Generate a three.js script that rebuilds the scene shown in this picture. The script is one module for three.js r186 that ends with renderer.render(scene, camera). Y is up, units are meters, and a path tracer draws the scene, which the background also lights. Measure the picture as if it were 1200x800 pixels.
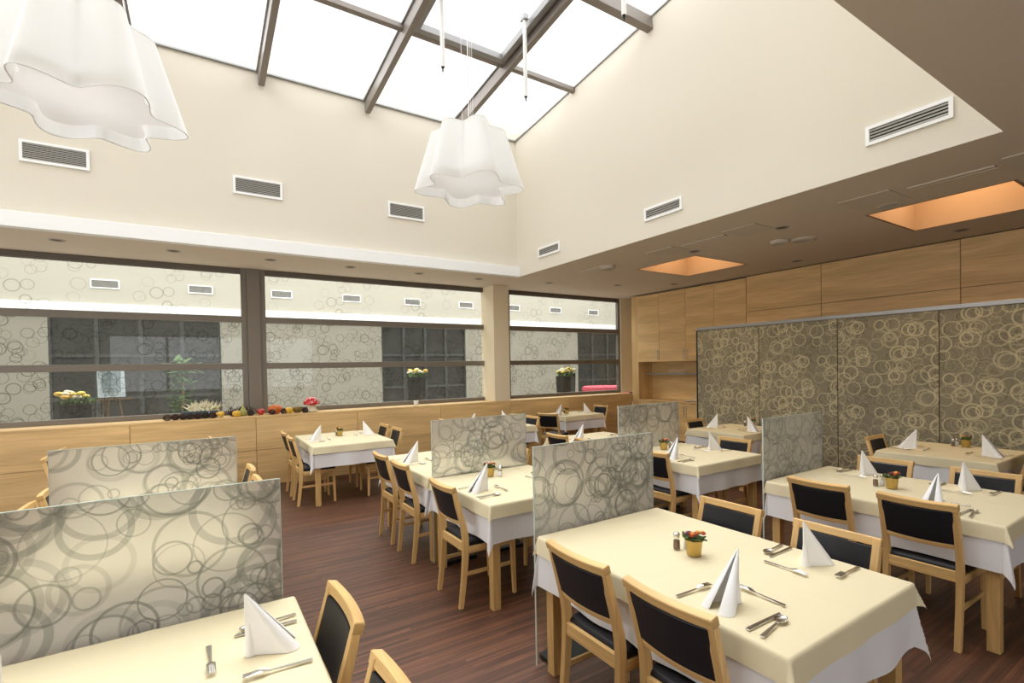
import * as THREE from 'three';
import { RoundedBoxGeometry } from 'three/addons/geometries/RoundedBoxGeometry.js';
import { mergeGeometries, mergeVertices, toCreasedNormals } from 'three/addons/utils/BufferGeometryUtils.js';
import { RectAreaLightUniformsLib } from 'three/addons/lights/RectAreaLightUniformsLib.js';

RectAreaLightUniformsLib.init();

/* ------------------------------------------------ camera, sky, light, exposure */
const scene = new THREE.Scene();
const camera = new THREE.PerspectiveCamera(2 * Math.atan(400 / 578.8) * 180 / Math.PI, 1.5, 0.05, 120);
camera.position.set(0, 1.7, 0);
camera.rotation.set(-0.01558, -0.56529, -0.01809, 'YXZ');
camera.setViewOffset(1200, 800, 0, -39.6, 1200, 800);   // the lens is shifted, not tilted

const SKY = new THREE.Color(0.97, 0.985, 1.0);
scene.background = SKY.clone();
scene.backgroundIntensity = 1.1;

const renderer = new THREE.WebGLRenderer();
renderer.toneMapping = THREE.LinearToneMapping;
renderer.toneMappingExposure = 1.4;
renderer.shadowMap.enabled = true;

// daylight of the white sky above the two glass roofs
function roofLight(w, h, x, y, z, intensity, tilt) {
  const l = new THREE.RectAreaLight(SKY, intensity, w, h);
  l.position.set(x, y, z);
  l.rotation.set(-Math.PI / 2 + tilt, 0, 0);
  scene.add(l);
  return l;
}
const ROOF = (z) => 5.73 + 0.1007 * (z + 7.41);
roofLight(8.6, 6.6, 0.7, ROOF(-4.25) + 0.35, -4.25, 1.15, -Math.atan(0.1007));
roofLight(24, 7.0, 5, 7.1, -12.6, 2.6, 0);
// daylight of the window fronts opposite the partition and behind the camera, outside the picture
{ const l = new THREE.RectAreaLight(SKY, 0.6, 6.4, 2.0); l.position.set(0.7, 2.05, 3.75); scene.add(l); }
{ const l = new THREE.RectAreaLight(SKY, 2.4, 6.6, 2.0); l.position.set(-4.95, 2.05, -3.4); l.rotation.y = -Math.PI / 2; scene.add(l); }
// the bright zenith of the overcast sky: a veiled sun, very soft
const sun = new THREE.DirectionalLight(new THREE.Color(1, 0.985, 0.96), 1.6);
sun.position.set(3.9, 12, -8.0); sun.target.position.set(0.7, 0, -4.2);
sun.castShadow = true; sun.shadow.radius = 95; sun.shadow.mapSize.set(2048, 2048);
Object.assign(sun.shadow.camera, { left: -14, right: 14, top: 14, bottom: -14, near: 0.5, far: 40 });
scene.add(sun, sun.target);

/* ------------------------------------------------ helpers */
function rng(seed) {
  let a = seed >>> 0;
  return () => { a = (a + 0x6D2B79F5) | 0; let t = Math.imul(a ^ (a >>> 15), 1 | a); t = (t + Math.imul(t ^ (t >>> 7), 61 | t)) ^ t; return ((t ^ (t >>> 14)) >>> 0) / 4294967296; };
}
const taken = new Map();
function numbered(name) {
  const n = taken.get(name) ?? 0; taken.set(name, n + 1);
  return n ? `${name}_${String(n).padStart(3, '0')}` : name;
}
function tag(o, label, category, group, kind) {
  if (label) o.userData.label = label;
  if (category) o.userData.category = category;
  if (group) o.userData.group = group;
  if (kind) o.userData.kind = kind;
  return o;
}
function mesh(name, geo, mat, parent) {
  const g = Array.isArray(geo) ? merge(geo) : geo;
  const m = new THREE.Mesh(g, mat);
  m.name = parent && parent !== scene ? name : numbered(name);
  m.castShadow = m.receiveShadow = true;
  (parent ?? scene).add(m);
  return m;
}
function thing(name, label, category, pos = [0, 0, 0], turn = 0, group, kind) {
  const o = new THREE.Group();
  o.name = numbered(name);
  o.position.set(...pos); o.rotation.y = turn;
  scene.add(o);
  return tag(o, label, category, group, kind);
}
function dup(root, label, group, pos, turn = 0) {
  const r = root.clone();
  r.name = numbered(root.name.replace(/_\d{3}$/, ''));
  r.userData = { ...root.userData };
  if (label) r.userData.label = label;
  if (group) r.userData.group = group;
  if (pos) r.position.set(...pos);
  r.rotation.set(0, turn, 0);
  scene.add(r);
  return r;
}
function merge(list) {
  const clean = list.map((g) => {
    let h = g.index ? g.toNonIndexed() : g.clone();
    for (const k of Object.keys(h.attributes)) if (!['position', 'normal', 'uv'].includes(k)) h.deleteAttribute(k);
    if (!h.attributes.uv) h.setAttribute('uv', new THREE.BufferAttribute(new Float32Array(h.attributes.position.count * 2), 2));
    return h;
  });
  return mergeGeometries(clean);
}
// planar uv in metres, u along the grain axis
let uvSeed = rng(77);
function uvM(geo, grain = 'x', jitter = true) {
  const g = geo.index ? geo.toNonIndexed() : geo;
  const p = g.attributes.position, n = p.count, uv = new Float32Array(n * 2);
  const ox = jitter ? uvSeed() * 5 : 0, oy = jitter ? uvSeed() * 5 : 0;
  const a = new THREE.Vector3(), b = new THREE.Vector3(), c = new THREE.Vector3(), nn = new THREE.Vector3();
  for (let i = 0; i < n; i += 3) {
    a.fromBufferAttribute(p, i); b.fromBufferAttribute(p, i + 1); c.fromBufferAttribute(p, i + 2);
    nn.copy(b).sub(a).cross(c.clone().sub(a));
    const ax = Math.abs(nn.x), ay = Math.abs(nn.y), az = Math.abs(nn.z);
    const drop = ax > ay && ax > az ? 'x' : ay > az ? 'y' : 'z';
    let axes = ['x', 'y', 'z'].filter((k) => k !== drop);
    if (axes[1] === grain) axes.reverse();
    [a, b, c].forEach((v, k) => { uv[(i + k) * 2] = v[axes[0]] + ox; uv[(i + k) * 2 + 1] = v[axes[1]] + oy; });
  }
  g.setAttribute('uv', new THREE.BufferAttribute(uv, 2));
  return g;
}
function bx(w, h, d, x = 0, y = 0, z = 0, grain = 'x', r = 0) {
  const g = r > 0 ? new RoundedBoxGeometry(w, h, d, 2, Math.min(r, w / 2.01, h / 2.01, d / 2.01)) : new THREE.BoxGeometry(w, h, d);
  const u = uvM(g, grain);
  u.translate(x, y, z);
  return u;
}
// box from two corners
function span(x0, x1, y0, y1, z0, z1, grain = 'x', r = 0) {
  return bx(Math.abs(x1 - x0), Math.abs(y1 - y0), Math.abs(z1 - z0), (x0 + x1) / 2, (y0 + y1) / 2, (z0 + z1) / 2, grain, r);
}
function cyl(r0, r1, h, x, y, z, seg = 20) { const g = new THREE.CylinderGeometry(r1, r0, h, seg); g.translate(x, y, z); return g; }
function lathe(pts, seg = 24) { return new THREE.LatheGeometry(pts.map(([x, y]) => new THREE.Vector2(x, y)), seg); }
function tube(pts, r, seg = 24, rs = 8) { return new THREE.TubeGeometry(new THREE.CatmullRomCurve3(pts.map((p) => new THREE.Vector3(...p))), seg, r, rs, false); }

/* ------------------------------------------------ textures */
function hash2(x, y, s) { let h = Math.imul(x, 374761393) + Math.imul(y, 668265263) + Math.imul(s, 974711); h = Math.imul(h ^ (h >>> 13), 1274126177); return ((h ^ (h >>> 16)) >>> 0) / 4294967296; }
function vnoise(x, y, px, py, s) {   // tiling value noise
  const xi = Math.floor(x), yi = Math.floor(y), fx = x - xi, fy = y - yi;
  const u = fx * fx * (3 - 2 * fx), v = fy * fy * (3 - 2 * fy);
  const X0 = ((xi % px) + px) % px, X1 = (X0 + 1) % px, Y0 = ((yi % py) + py) % py, Y1 = (Y0 + 1) % py;
  const a = hash2(X0, Y0, s), b = hash2(X1, Y0, s), c = hash2(X0, Y1, s), d = hash2(X1, Y1, s);
  return a + (b - a) * u + (c - a) * v + (a - b - c + d) * u * v;
}
function dataTex(w, h, fn, srgb, rx, ry) {
  const d = new Uint8Array(w * h * 4);
  for (let j = 0; j < h; j++) for (let i = 0; i < w; i++) {
    const c = fn(i / w, j / h, i, j), k = (j * w + i) * 4;
    d[k] = c[0]; d[k + 1] = c[1]; d[k + 2] = c[2]; d[k + 3] = 255;
  }
  const t = new THREE.DataTexture(d, w, h);
  t.wrapS = t.wrapT = THREE.RepeatWrapping; t.magFilter = THREE.LinearFilter; t.minFilter = THREE.LinearMipmapLinearFilter; t.generateMipmaps = true;
  if (srgb) t.colorSpace = THREE.SRGBColorSpace;
  t.repeat.set(rx, ry); t.needsUpdate = true;
  return t;
}
const clamp8 = (v) => Math.max(0, Math.min(255, Math.round(v)));
function woodTex(base, amp, seed) {   // 1.6 m along the grain, 0.8 m across
  return dataTex(512, 512, (u, v) => {
    const warp = vnoise(u * 3, v * 6, 3, 6, seed) * 0.05;
    const vv = v + warp;
    const a = vnoise(u * 4, vv * 40, 4, 40, seed + 1), b = vnoise(u * 10, vv * 150, 10, 150, seed + 2), c = vnoise(u * 2, vv * 9, 2, 9, seed + 3);
    const f = 1 + amp * ((a - 0.5) * 0.9 + (b - 0.5) * 0.7 + (c - 0.5) * 1.1);
    return [clamp8(base[0] * f), clamp8(base[1] * (1 + (f - 1) * 1.15)), clamp8(base[2] * (1 + (f - 1) * 1.4))];
  }, true, 1 / 1.6, 1 / 0.8);
}
const T_beech = woodTex([216, 177, 116], 0.13, 11);
const T_panel = woodTex([222, 186, 130], 0.09, 31);
// floor: narrow streaky strips running along u
const T_floor = (() => {
  const N = 1024, strips = 96, r = rng(5);
  const S = [];
  for (let k = 0; k < strips; k++) {
    const cuts = [0]; let p = r() * 0.35; const list = [];
    while (p < 1) { list.push(p); p += 0.22 + r() * 0.4; }
    S.push(list.map((at) => ({ at, tone: 0.8 + 0.38 * r(), red: r() })));
  }
  return dataTex(N, N, (u, v) => {
    const k = Math.floor(v * strips) % strips, list = S[k];
    let seg = list[list.length - 1];
    for (const s of list) if (u >= s.at) seg = s;
    const fv = v * strips - Math.floor(v * strips);
    const edge = fv < 0.06 ? 0.82 : 1;
    const g = 0.82 + 0.36 * vnoise(u * 6, v * 384, 6, 384, 91) * (0.6 + 0.4 * vnoise(u * 14, v * 90, 14, 90, 92));
    const big = 0.93 + 0.14 * vnoise(u * 3, v * 3, 3, 3, 93);
    const f = seg.tone * g * edge * big;
    return [clamp8((92 + 8 * seg.red) * f), clamp8((61 + 3 * seg.red) * f), clamp8(45 * f)];
  }, true, 1 / 2.2, 1 / 2.2);
})();
const T_fine = dataTex(256, 256, (u, v) => { const n = 128 + 70 * (vnoise(u * 128, v * 128, 128, 128, 3) - 0.5) + 50 * (vnoise(u * 40, v * 40, 40, 40, 4) - 0.5); return [n, n, n]; }, false, 1 / 0.35, 1 / 0.35);
const T_weave = dataTex(128, 128, (u, v, i, j) => { const n = ((i >> 1) + (j >> 1)) % 2 ? 150 : 105; const k = n + 30 * (hash2(i, j, 7) - 0.5); return [k, k, k]; }, false, 1 / 0.08, 1 / 0.08);
const T_leather = dataTex(256, 256, (u, v) => { const n = 128 + 90 * (vnoise(u * 80, v * 80, 80, 80, 13) - 0.5); return [n, n, n]; }, false, 1 / 0.25, 1 / 0.25);

// ring prints: outlines drawn at random on a tiling canvas (flat print on glass and fabric)
function ringTex(w, h, bg, layers, seed, grain = 0) {
  const c = document.createElement('canvas'); c.width = w; c.height = h;
  const x = c.getContext('2d'); x.fillStyle = bg; x.fillRect(0, 0, w, h);
  const r = rng(seed);
  for (const L of layers) for (let k = 0; k < L.n; k++) {
    const cx = r() * w, cy = r() * h, R = (L.r[0] + (L.r[1] - L.r[0]) * r()) * w, lw = (L.lw[0] + (L.lw[1] - L.lw[0]) * r()) * w;
    x.lineWidth = lw; x.strokeStyle = `rgba(${L.col},${(L.a[0] + (L.a[1] - L.a[0]) * r()).toFixed(3)})`;
    for (const dx of [-w, 0, w]) for (const dy of [-h, 0, h]) {
      if (cx + dx + R + lw < 0 || cx + dx - R - lw > w || cy + dy + R + lw < 0 || cy + dy - R - lw > h) continue;
      x.beginPath(); x.arc(cx + dx, cy + dy, R, 0, Math.PI * 2); x.stroke();
    }
  }
  const t = new THREE.CanvasTexture(c);
  t.wrapS = t.wrapT = THREE.RepeatWrapping; t.colorSpace = THREE.SRGBColorSpace; t.anisotropy = 8;
  return t;
}
// glass screen print, 1.0 m x 1.25 m
const T_screen = ringTex(1024, 1280, 'rgb(244,243,237)', [
  { n: 46, r: [0.08, 0.14], lw: [0.014, 0.03], col: '140,146,140', a: [0.15, 0.36] },
  { n: 50, r: [0.06, 0.13], lw: [0.005, 0.012], col: '120,126,120', a: [0.2, 0.46] },
  { n: 60, r: [0.02, 0.05], lw: [0.005, 0.009], col: '120,126,120', a: [0.2, 0.46] }], 21);
// tall partition fabric, 1.1 m x 1.1 m
const T_part = ringTex(1024, 1024, 'rgb(140,132,110)', [
  { n: 60, r: [0.05, 0.09], lw: [0.006, 0.01], col: '108,102,82', a: [0.3, 0.6] },
  { n: 95, r: [0.028, 0.075], lw: [0.006, 0.012], col: '196,184,148', a: [0.25, 0.6] },
  { n: 46, r: [0.05, 0.085], lw: [0.011, 0.017], col: '204,192,154', a: [0.5, 0.85] }], 33);
// film on the window panes: pale rings, 1.5 m x 1.5 m
const filmLayers = (n, a) => [{ n, r: [0.03, 0.055], lw: [0.0035, 0.009], col: '95,95,82', a }, { n: Math.round(n * 0.6), r: [0.02, 0.05], lw: [0.002, 0.004], col: '95,95,82', a }];
const T_filmTop = ringTex(1024, 1024, 'rgb(238,240,236)', filmLayers(34, [0.12, 0.32]), 41);
const T_filmLow = ringTex(1024, 1024, 'rgb(226,229,223)', filmLayers(110, [0.18, 0.5]), 42);
for (const t of [T_filmTop, T_filmLow]) t.repeat.set(1 / 1.5, 1 / 1.5);

/* ------------------------------------------------ materials */
const std = (o) => new THREE.MeshStandardMaterial(o);
const phy = (o) => new THREE.MeshPhysicalMaterial(o);
const C = (r, g, b) => new THREE.Color().setRGB(r, g, b);
const M = {
  wall: std({ color: C(0.69, 0.64, 0.54), roughness: 0.92, bumpMap: T_fine, bumpScale: 0.0006 }),
  ceiling: std({ color: C(0.66, 0.575, 0.475), roughness: 0.94 }),
  white: std({ color: C(0.86, 0.86, 0.85), roughness: 0.6 }),
  column: std({ color: C(0.80, 0.69, 0.50), roughness: 0.85 }),
  floor: std({ map: T_floor, roughness: 0.5, bumpMap: T_floor, bumpScale: 0.0004 }),
  beech: std({ map: T_beech, roughness: 0.45 }),
  panel: std({ map: T_panel, roughness: 0.5 }),
  groove: std({ color: C(0.16, 0.10, 0.05), roughness: 0.9 }),
  leather: phy({ color: C(0.011, 0.011, 0.014), roughness: 0.45, specularIntensity: 0.6, bumpMap: T_leather, bumpScale: 0.0006 }),
  cream: std({ color: C(0.78, 0.69, 0.465), roughness: 0.85, bumpMap: T_weave, bumpScale: 0.0002 }),
  linen: std({ color: C(0.80, 0.79, 0.80), roughness: 0.9, bumpMap: T_weave, bumpScale: 0.0002 }),
  napkin: phy({ color: C(0.91, 0.905, 0.90), roughness: 0.95 }),
  steel: std({ color: C(0.72, 0.71, 0.69), metalness: 1, roughness: 0.2 }),
  brushed: std({ color: C(0.55, 0.55, 0.55), metalness: 1, roughness: 0.35 }),
  alu: std({ color: C(0.20, 0.175, 0.145), roughness: 0.5, metalness: 0.2 }),
  transom: std({ color: C(0.12, 0.10, 0.08), roughness: 0.5, metalness: 0.2 }),
  rafter: std({ color: C(0.23, 0.20, 0.175), roughness: 0.45, metalness: 0.3 }),
  sash: std({ color: C(0.28, 0.275, 0.27), roughness: 0.4, metalness: 0.4 }),
  rail: std({ color: C(0.34, 0.34, 0.34), roughness: 0.4, metalness: 0.6 }),
  glass: phy({ color: 0xffffff, roughness: 0, transmission: 1, thickness: 0, ior: 1.45 }),
  filmTop: phy({ color: 0xffffff, map: T_filmTop, roughness: 0.02, transmission: 0.93, thickness: 0, ior: 1.5 }),
  filmLow: phy({ color: 0xffffff, map: T_filmLow, roughness: 0.02, transmission: 0.93, thickness: 0, ior: 1.5 }),
  screen: phy({ color: 0xffffff, map: T_screen, roughness: 0.36, transmission: 0.72, thickness: 0.01, ior: 1.4 }),
  screenGlass: phy({ color: C(0.97, 0.99, 0.97), roughness: 0.03, transmission: 1, thickness: 0, ior: 1.45 }),
  screenEdge: phy({ color: C(0.55, 0.62, 0.56), roughness: 0.2 }),
  fabric: std({ map: T_part, roughness: 0.85, bumpMap: T_weave, bumpScale: 0.0003 }),
  shade: phy({ color: C(0.84, 0.84, 0.83), roughness: 1, transmission: 0.45, thickness: 0 }),
  diffuser: phy({ color: C(0.95, 0.95, 0.96), roughness: 1, transmission: 0.42, thickness: 0 }),
  wire: std({ color: C(0.75, 0.75, 0.75), roughness: 0.5 }),
  slat: std({ color: C(0.50, 0.49, 0.46), roughness: 0.5 }),
  black: std({ color: C(0.012, 0.012, 0.012), roughness: 0.7 }),
  darkmetal: std({ color: C(0.02, 0.024, 0.026), roughness: 0.35, metalness: 0.4 }),
  brass: std({ color: C(0.52, 0.36, 0.11), roughness: 0.35, metalness: 0.75 }),
  leaf: std({ color: C(0.06, 0.12, 0.025), roughness: 0.7, side: THREE.DoubleSide }),
  soil: std({ color: C(0.03, 0.02, 0.012), roughness: 1 }),
  red: phy({ color: C(0.55, 0.02, 0.02), roughness: 0.25, clearcoat: 0.6 }),
  flowerRed: std({ color: C(0.42, 0.05, 0.03), roughness: 0.7 }),
  flowerOrange: std({ color: C(0.75, 0.24, 0.03), roughness: 0.7 }),
  flowerYellow: std({ color: C(0.80, 0.60, 0.10), roughness: 0.7 }),
  flowerPurple: std({ color: C(0.18, 0.04, 0.06), roughness: 0.7 }),
  ivory: std({ color: C(0.80, 0.74, 0.55), roughness: 0.7 }),
  gourd: std({ color: C(0.75, 0.45, 0.05), roughness: 0.45 }),
  gourdGreen: std({ color: C(0.42, 0.42, 0.12), roughness: 0.5 }),
  gourdBrown: std({ color: C(0.20, 0.13, 0.03), roughness: 0.5 }),
  pumpkin: std({ color: C(0.62, 0.15, 0.03), roughness: 0.5 }),
  cone: std({ color: C(0.055, 0.03, 0.022), roughness: 0.9 }),
  stalk: std({ color: C(0.35, 0.26, 0.10), roughness: 0.8 }),
  slate: std({ color: C(0.05, 0.08, 0.09), roughness: 0.5 }),
  pepper: std({ color: C(0.16, 0.09, 0.05), roughness: 0.9 }),
  salt: std({ color: C(0.85, 0.85, 0.84), roughness: 0.9 }),
  clearGlass: phy({ color: 0xffffff, roughness: 0.02, transmission: 0.95, thickness: 0, ior: 1.3 }),
  peach: std({ color: C(0.36, 0.225, 0.12), roughness: 0.9 }),
  glow: std({ color: C(0.9, 0.8, 0.65), emissive: C(1.0, 0.72, 0.42), emissiveIntensity: 1.2, roughness: 0.8 }),
  hallUpper: std({ color: C(0.46, 0.43, 0.355), roughness: 0.9 }),
  hallWall: std({ color: C(0.33, 0.305, 0.25), roughness: 0.9 }),
  hallFloor: std({ color: C(0.46, 0.45, 0.43), roughness: 0.35 }),
  hallDark: phy({ color: C(0.018, 0.019, 0.017), roughness: 0.5 }),
  hallFrame: std({ color: C(0.05, 0.055, 0.055), roughness: 0.5 }),
  pinkRed: std({ color: C(0.62, 0.07, 0.12), roughness: 0.7 }),
  access: std({ color: C(0.60, 0.54, 0.45), roughness: 0.9 }),
  outlineGrey: std({ color: C(0.45, 0.43, 0.40), roughness: 0.6 }),
};

/* ------------------------------------------------ room shell */
const HC = 3.31;                         // ceiling
const XL = -4.6, XR = 9.15, ZB = 3.4, ZP = -8.26, ZG = -8.69;
const WELL = { x0: -3.46, x1: 4.857, z0: -7.42, z1: -1.097 };
const structure = (name, geo, mat) => tag(mesh(name, geo, mat), null, null, null, 'structure');
const structGroup = (name) => { const g = new THREE.Group(); g.name = name; taken.set(name, 1); scene.add(g); return tag(g, null, null, null, 'structure'); };

{
  const fg = uvM(new THREE.BoxGeometry(XR - XL + 0.4, 0.12, ZB - ZG + 0.3), 'x', false);
  fg.translate((XL + XR) / 2, -0.06, (ZB + ZG) / 2);
  const floor = structure('floor', fg, M.floor);
  tag(floor, 'brown streaky wood-strip floor with a soft sheen');
}
{
  const sh = new THREE.Shape();
  sh.moveTo(XL - 0.2, -(ZG - 0.15)); sh.lineTo(XR + 0.2, -(ZG - 0.15)); sh.lineTo(XR + 0.2, -(ZB + 0.2)); sh.lineTo(XL - 0.2, -(ZB + 0.2)); sh.closePath();
  const hole = (x0, x1, z0, z1) => { const p = new THREE.Path(); p.moveTo(x0, -z0); p.lineTo(x0, -z1); p.lineTo(x1, -z1); p.lineTo(x1, -z0); p.closePath(); sh.holes.push(p); };
  hole(WELL.x0 - 0.003, WELL.x1 + 0.003, WELL.z0 - 0.003, WELL.z1 + 0.003);
  hole(6.25, 7.58, -5.91, -4.72); hole(6.25, 7.58, -2.53, -1.32);
  const g = new THREE.ExtrudeGeometry(sh, { depth: 0.22, bevelEnabled: false });
  g.rotateX(-Math.PI / 2); g.translate(0, HC, 0);
  tag(structure('ceiling', g, M.ceiling), 'low beige ceiling around the skylight well');
}
// walls of the well above the ceiling
const wellWall = (name, geo, label) => tag(structure(name, geo, M.wall), label);
wellWall('wall_well_window_side', span(WELL.x0 - 0.2, WELL.x1 + 0.2, HC + 0.1, 6.0, -7.62, -7.42), 'cream upper wall of the skylight well above the windows');
const slopeWall = (x0, x1, z0, z1, y0) => {
  const s = new THREE.Shape(); s.moveTo(z0, y0); s.lineTo(z1, y0); s.lineTo(z1, ROOF(z1) + 0.1); s.lineTo(z0, ROOF(z0) + 0.1); s.closePath();
  const g = new THREE.ExtrudeGeometry(s, { depth: x1 - x0, bevelEnabled: false });
  g.rotateY(-Math.PI / 2); g.translate(x1, 0, 0);
  return uvM(g, 'z');
};
wellWall('wall_well_partition_side', slopeWall(WELL.x1, WELL.x1 + 0.2, -7.62, -0.9, HC + 0.001), 'cream upper wall of the skylight well with three slot vents');
wellWall('wall_well_far_side', slopeWall(WELL.x0 - 0.2, WELL.x0, -7.62, -0.9, HC + 0.1), 'cream upper wall of the skylight well opposite the slot vents');
wellWall('wall_well_rear', span(WELL.x0 - 0.2, WELL.x1 + 0.2, HC + 0.001, ROOF(-1) + 0.1, WELL.z1, WELL.z1 + 0.2), 'cream upper wall of the skylight well facing the windows');
tag(structure('trim_1', span(WELL.x0, WELL.x1 - 0.002, HC - 0.004, HC + 0.165, -7.43, -7.32, 'x', 0.006), M.white), 'white lip along the foot of the well wall above the windows');

// outer walls
structure('wall_left', [span(XL - 0.2, XL, 0, 1.05, ZG - 0.1, ZB + 0.2), span(XL - 0.2, XL, 3.05, HC, ZG - 0.1, ZB + 0.2), span(XL - 0.2, XL, 1.05, 3.05, ZG - 0.1, -6.7), span(XL - 0.2, XL, 1.05, 3.05, -0.1, ZB + 0.2)], M.wall);
{
  const w = structGroup('window_8'); tag(w, 'window front in the wall opposite the tall partition');
  for (let k = 0; k <= 4; k++) mesh('frame', span(XL - 0.14, XL - 0.06, 1.05, 3.05, -6.7 + k * 1.65 - (k ? 0.04 : 0), -6.7 + k * 1.65 + (k < 4 ? 0.04 : 0), 'y'), M.alu, w);
  for (const y of [1.05, 2.98]) mesh('frame', span(XL - 0.14, XL - 0.06, y, y + 0.07, -6.7, -0.1, 'z'), M.alu, w);
  for (let k = 0; k < 4; k++) { const g = new THREE.PlaneGeometry(1.57, 1.86); g.rotateY(Math.PI / 2); g.translate(XL - 0.1, 2.05, -6.7 + (k + 0.5) * 1.65); mesh('pane', g, M.glass, w); }
}
structure('wall_rear', [span(XL - 0.2, XR + 0.2, 0, 1.05, ZB, ZB + 0.2), span(XL - 0.2, XR + 0.2, 3.05, HC, ZB, ZB + 0.2), span(XL - 0.2, -2.5, 1.05, 3.05, ZB, ZB + 0.2), span(3.9, XR + 0.2, 1.05, 3.05, ZB, ZB + 0.2)], M.wall);
{
  const w = structGroup('window_9'); tag(w, 'window front in the wall facing the ring-printed windows');
  for (let k = 0; k <= 4; k++) mesh('frame', span(-2.5 + k * 1.6 - (k ? 0.04 : 0), -2.5 + k * 1.6 + (k < 4 ? 0.04 : 0), 1.05, 3.05, ZB + 0.06, ZB + 0.14, 'y'), M.alu, w);
  for (const y of [1.05, 2.98]) mesh('frame', span(-2.5, 3.9, y, y + 0.07, ZB + 0.06, ZB + 0.14, 'x'), M.alu, w);
  for (let k = 0; k < 4; k++) { const g = new THREE.PlaneGeometry(1.52, 1.86); g.translate(-2.5 + (k + 0.5) * 1.6, 2.05, ZB + 0.1); mesh('pane', g, M.glass, w); }
}

/* window wall: panelled parapet, sill, columns, three windows */
const wallWin = structGroup('wall_window');
tag(wallWin, 'beech panelled parapet under the windows');
mesh('core', span(XL, 8.57, 0, 1.02, ZG + 0.06, ZP - 0.022), M.groove, wallWin);
{
  const xs = [XL, -3.78, -2.285, -0.79, 0.705, 2.2, 3.695, 5.19, 6.685, 8.57];
  for (let i = 0; i + 1 < xs.length; i++) for (const [y0, y1] of [[0.004, 0.531], [0.537, 1.02]])
    mesh('panel', span(xs[i] + 0.003, xs[i + 1] - 0.003, y0, y1, ZP - 0.022, ZP, 'x', 0.002), M.panel, wallWin);
  mesh('sill', span(XL, 8.572, 1.022, 1.05, ZG - 0.02, ZP + 0.004, 'x', 0.004), M.panel, wallWin);
}
tag(structure('column', span(4.86, 5.21, 1.05, HC, ZG - 0.1, ZP - 0.03, 'y', 0.004), M.column), 'cream square column between the windows');
tag(structure('column', span(8.62, 9.1, 1.05, HC, ZG - 0.1, ZG + 0.04, 'y', 0.004), M.column), 'cream pilaster between the window and the wooden cabinets');

function windowUnit(name, x0, x1, label) {
  const w = structGroup(name); tag(w, label);
  const zf = ZG, zb = ZG - 0.08;
  const Y = [1.05, 1.12, 1.75, 1.845, 2.475, 2.57, 3.225, HC];
  mesh('frame', span(x0, x0 + 0.075, Y[0], HC, zb, zf, 'y', 0.004), M.alu, w);
  mesh('frame', span(x1 - 0.075, x1, Y[0], HC, zb, zf, 'y', 0.004), M.alu, w);
  mesh('bottom_rail', span(x0 + 0.075, x1 - 0.075, Y[0], Y[1], zb, zf, 'x', 0.004), M.alu, w);
  mesh('top_rail', span(x0 + 0.075, x1 - 0.075, Y[6], HC, zb, zf, 'x', 0.004), M.transom, w);
  mesh('transom', span(x0 + 0.075, x1 - 0.075, Y[2], Y[3], zb, zf, 'x', 0.004), M.alu, w);
  mesh('transom', span(x0 + 0.075, x1 - 0.075, Y[4], Y[5], zb, zf, 'x', 0.004), M.alu, w);
  for (const [y0, y1, m] of [[Y[1], Y[2], M.filmLow], [Y[3], Y[4], M.filmLow], [Y[5], Y[6], M.filmTop]]) {
    const g = new THREE.PlaneGeometry(x1 - x0 - 0.15, y1 - y0);
    const uv = g.attributes.uv, p = g.attributes.position;
    for (let i = 0; i < uv.count; i++) uv.setXY(i, p.getX(i) + x0 * 1.3, p.getY(i) + y0 * 1.7);
    g.translate((x0 + x1) / 2, (y0 + y1) / 2, ZG - 0.045);
    mesh('pane', g, m, w);
  }
  return w;
}
const w1 = windowUnit('window_1', -4.45, 0.655, 'long window with ring-printed panes over the planter');
mesh('mullion_post', span(0.657, 0.842, 1.05, HC, ZG - 0.08, ZG + 0.03, 'y', 0.003), M.alu, w1);
windowUnit('window_2', 0.844, 4.958, 'wide window with ring-printed panes over the toadstool');
windowUnit('window_3', 5.41, 8.64, 'window with ring-printed panes nearest the cabinets');
structure('wall_window_end', span(XL - 0.1, -4.45, 1.05, HC, ZG - 0.1, ZG + 0.05), M.wall);

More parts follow.
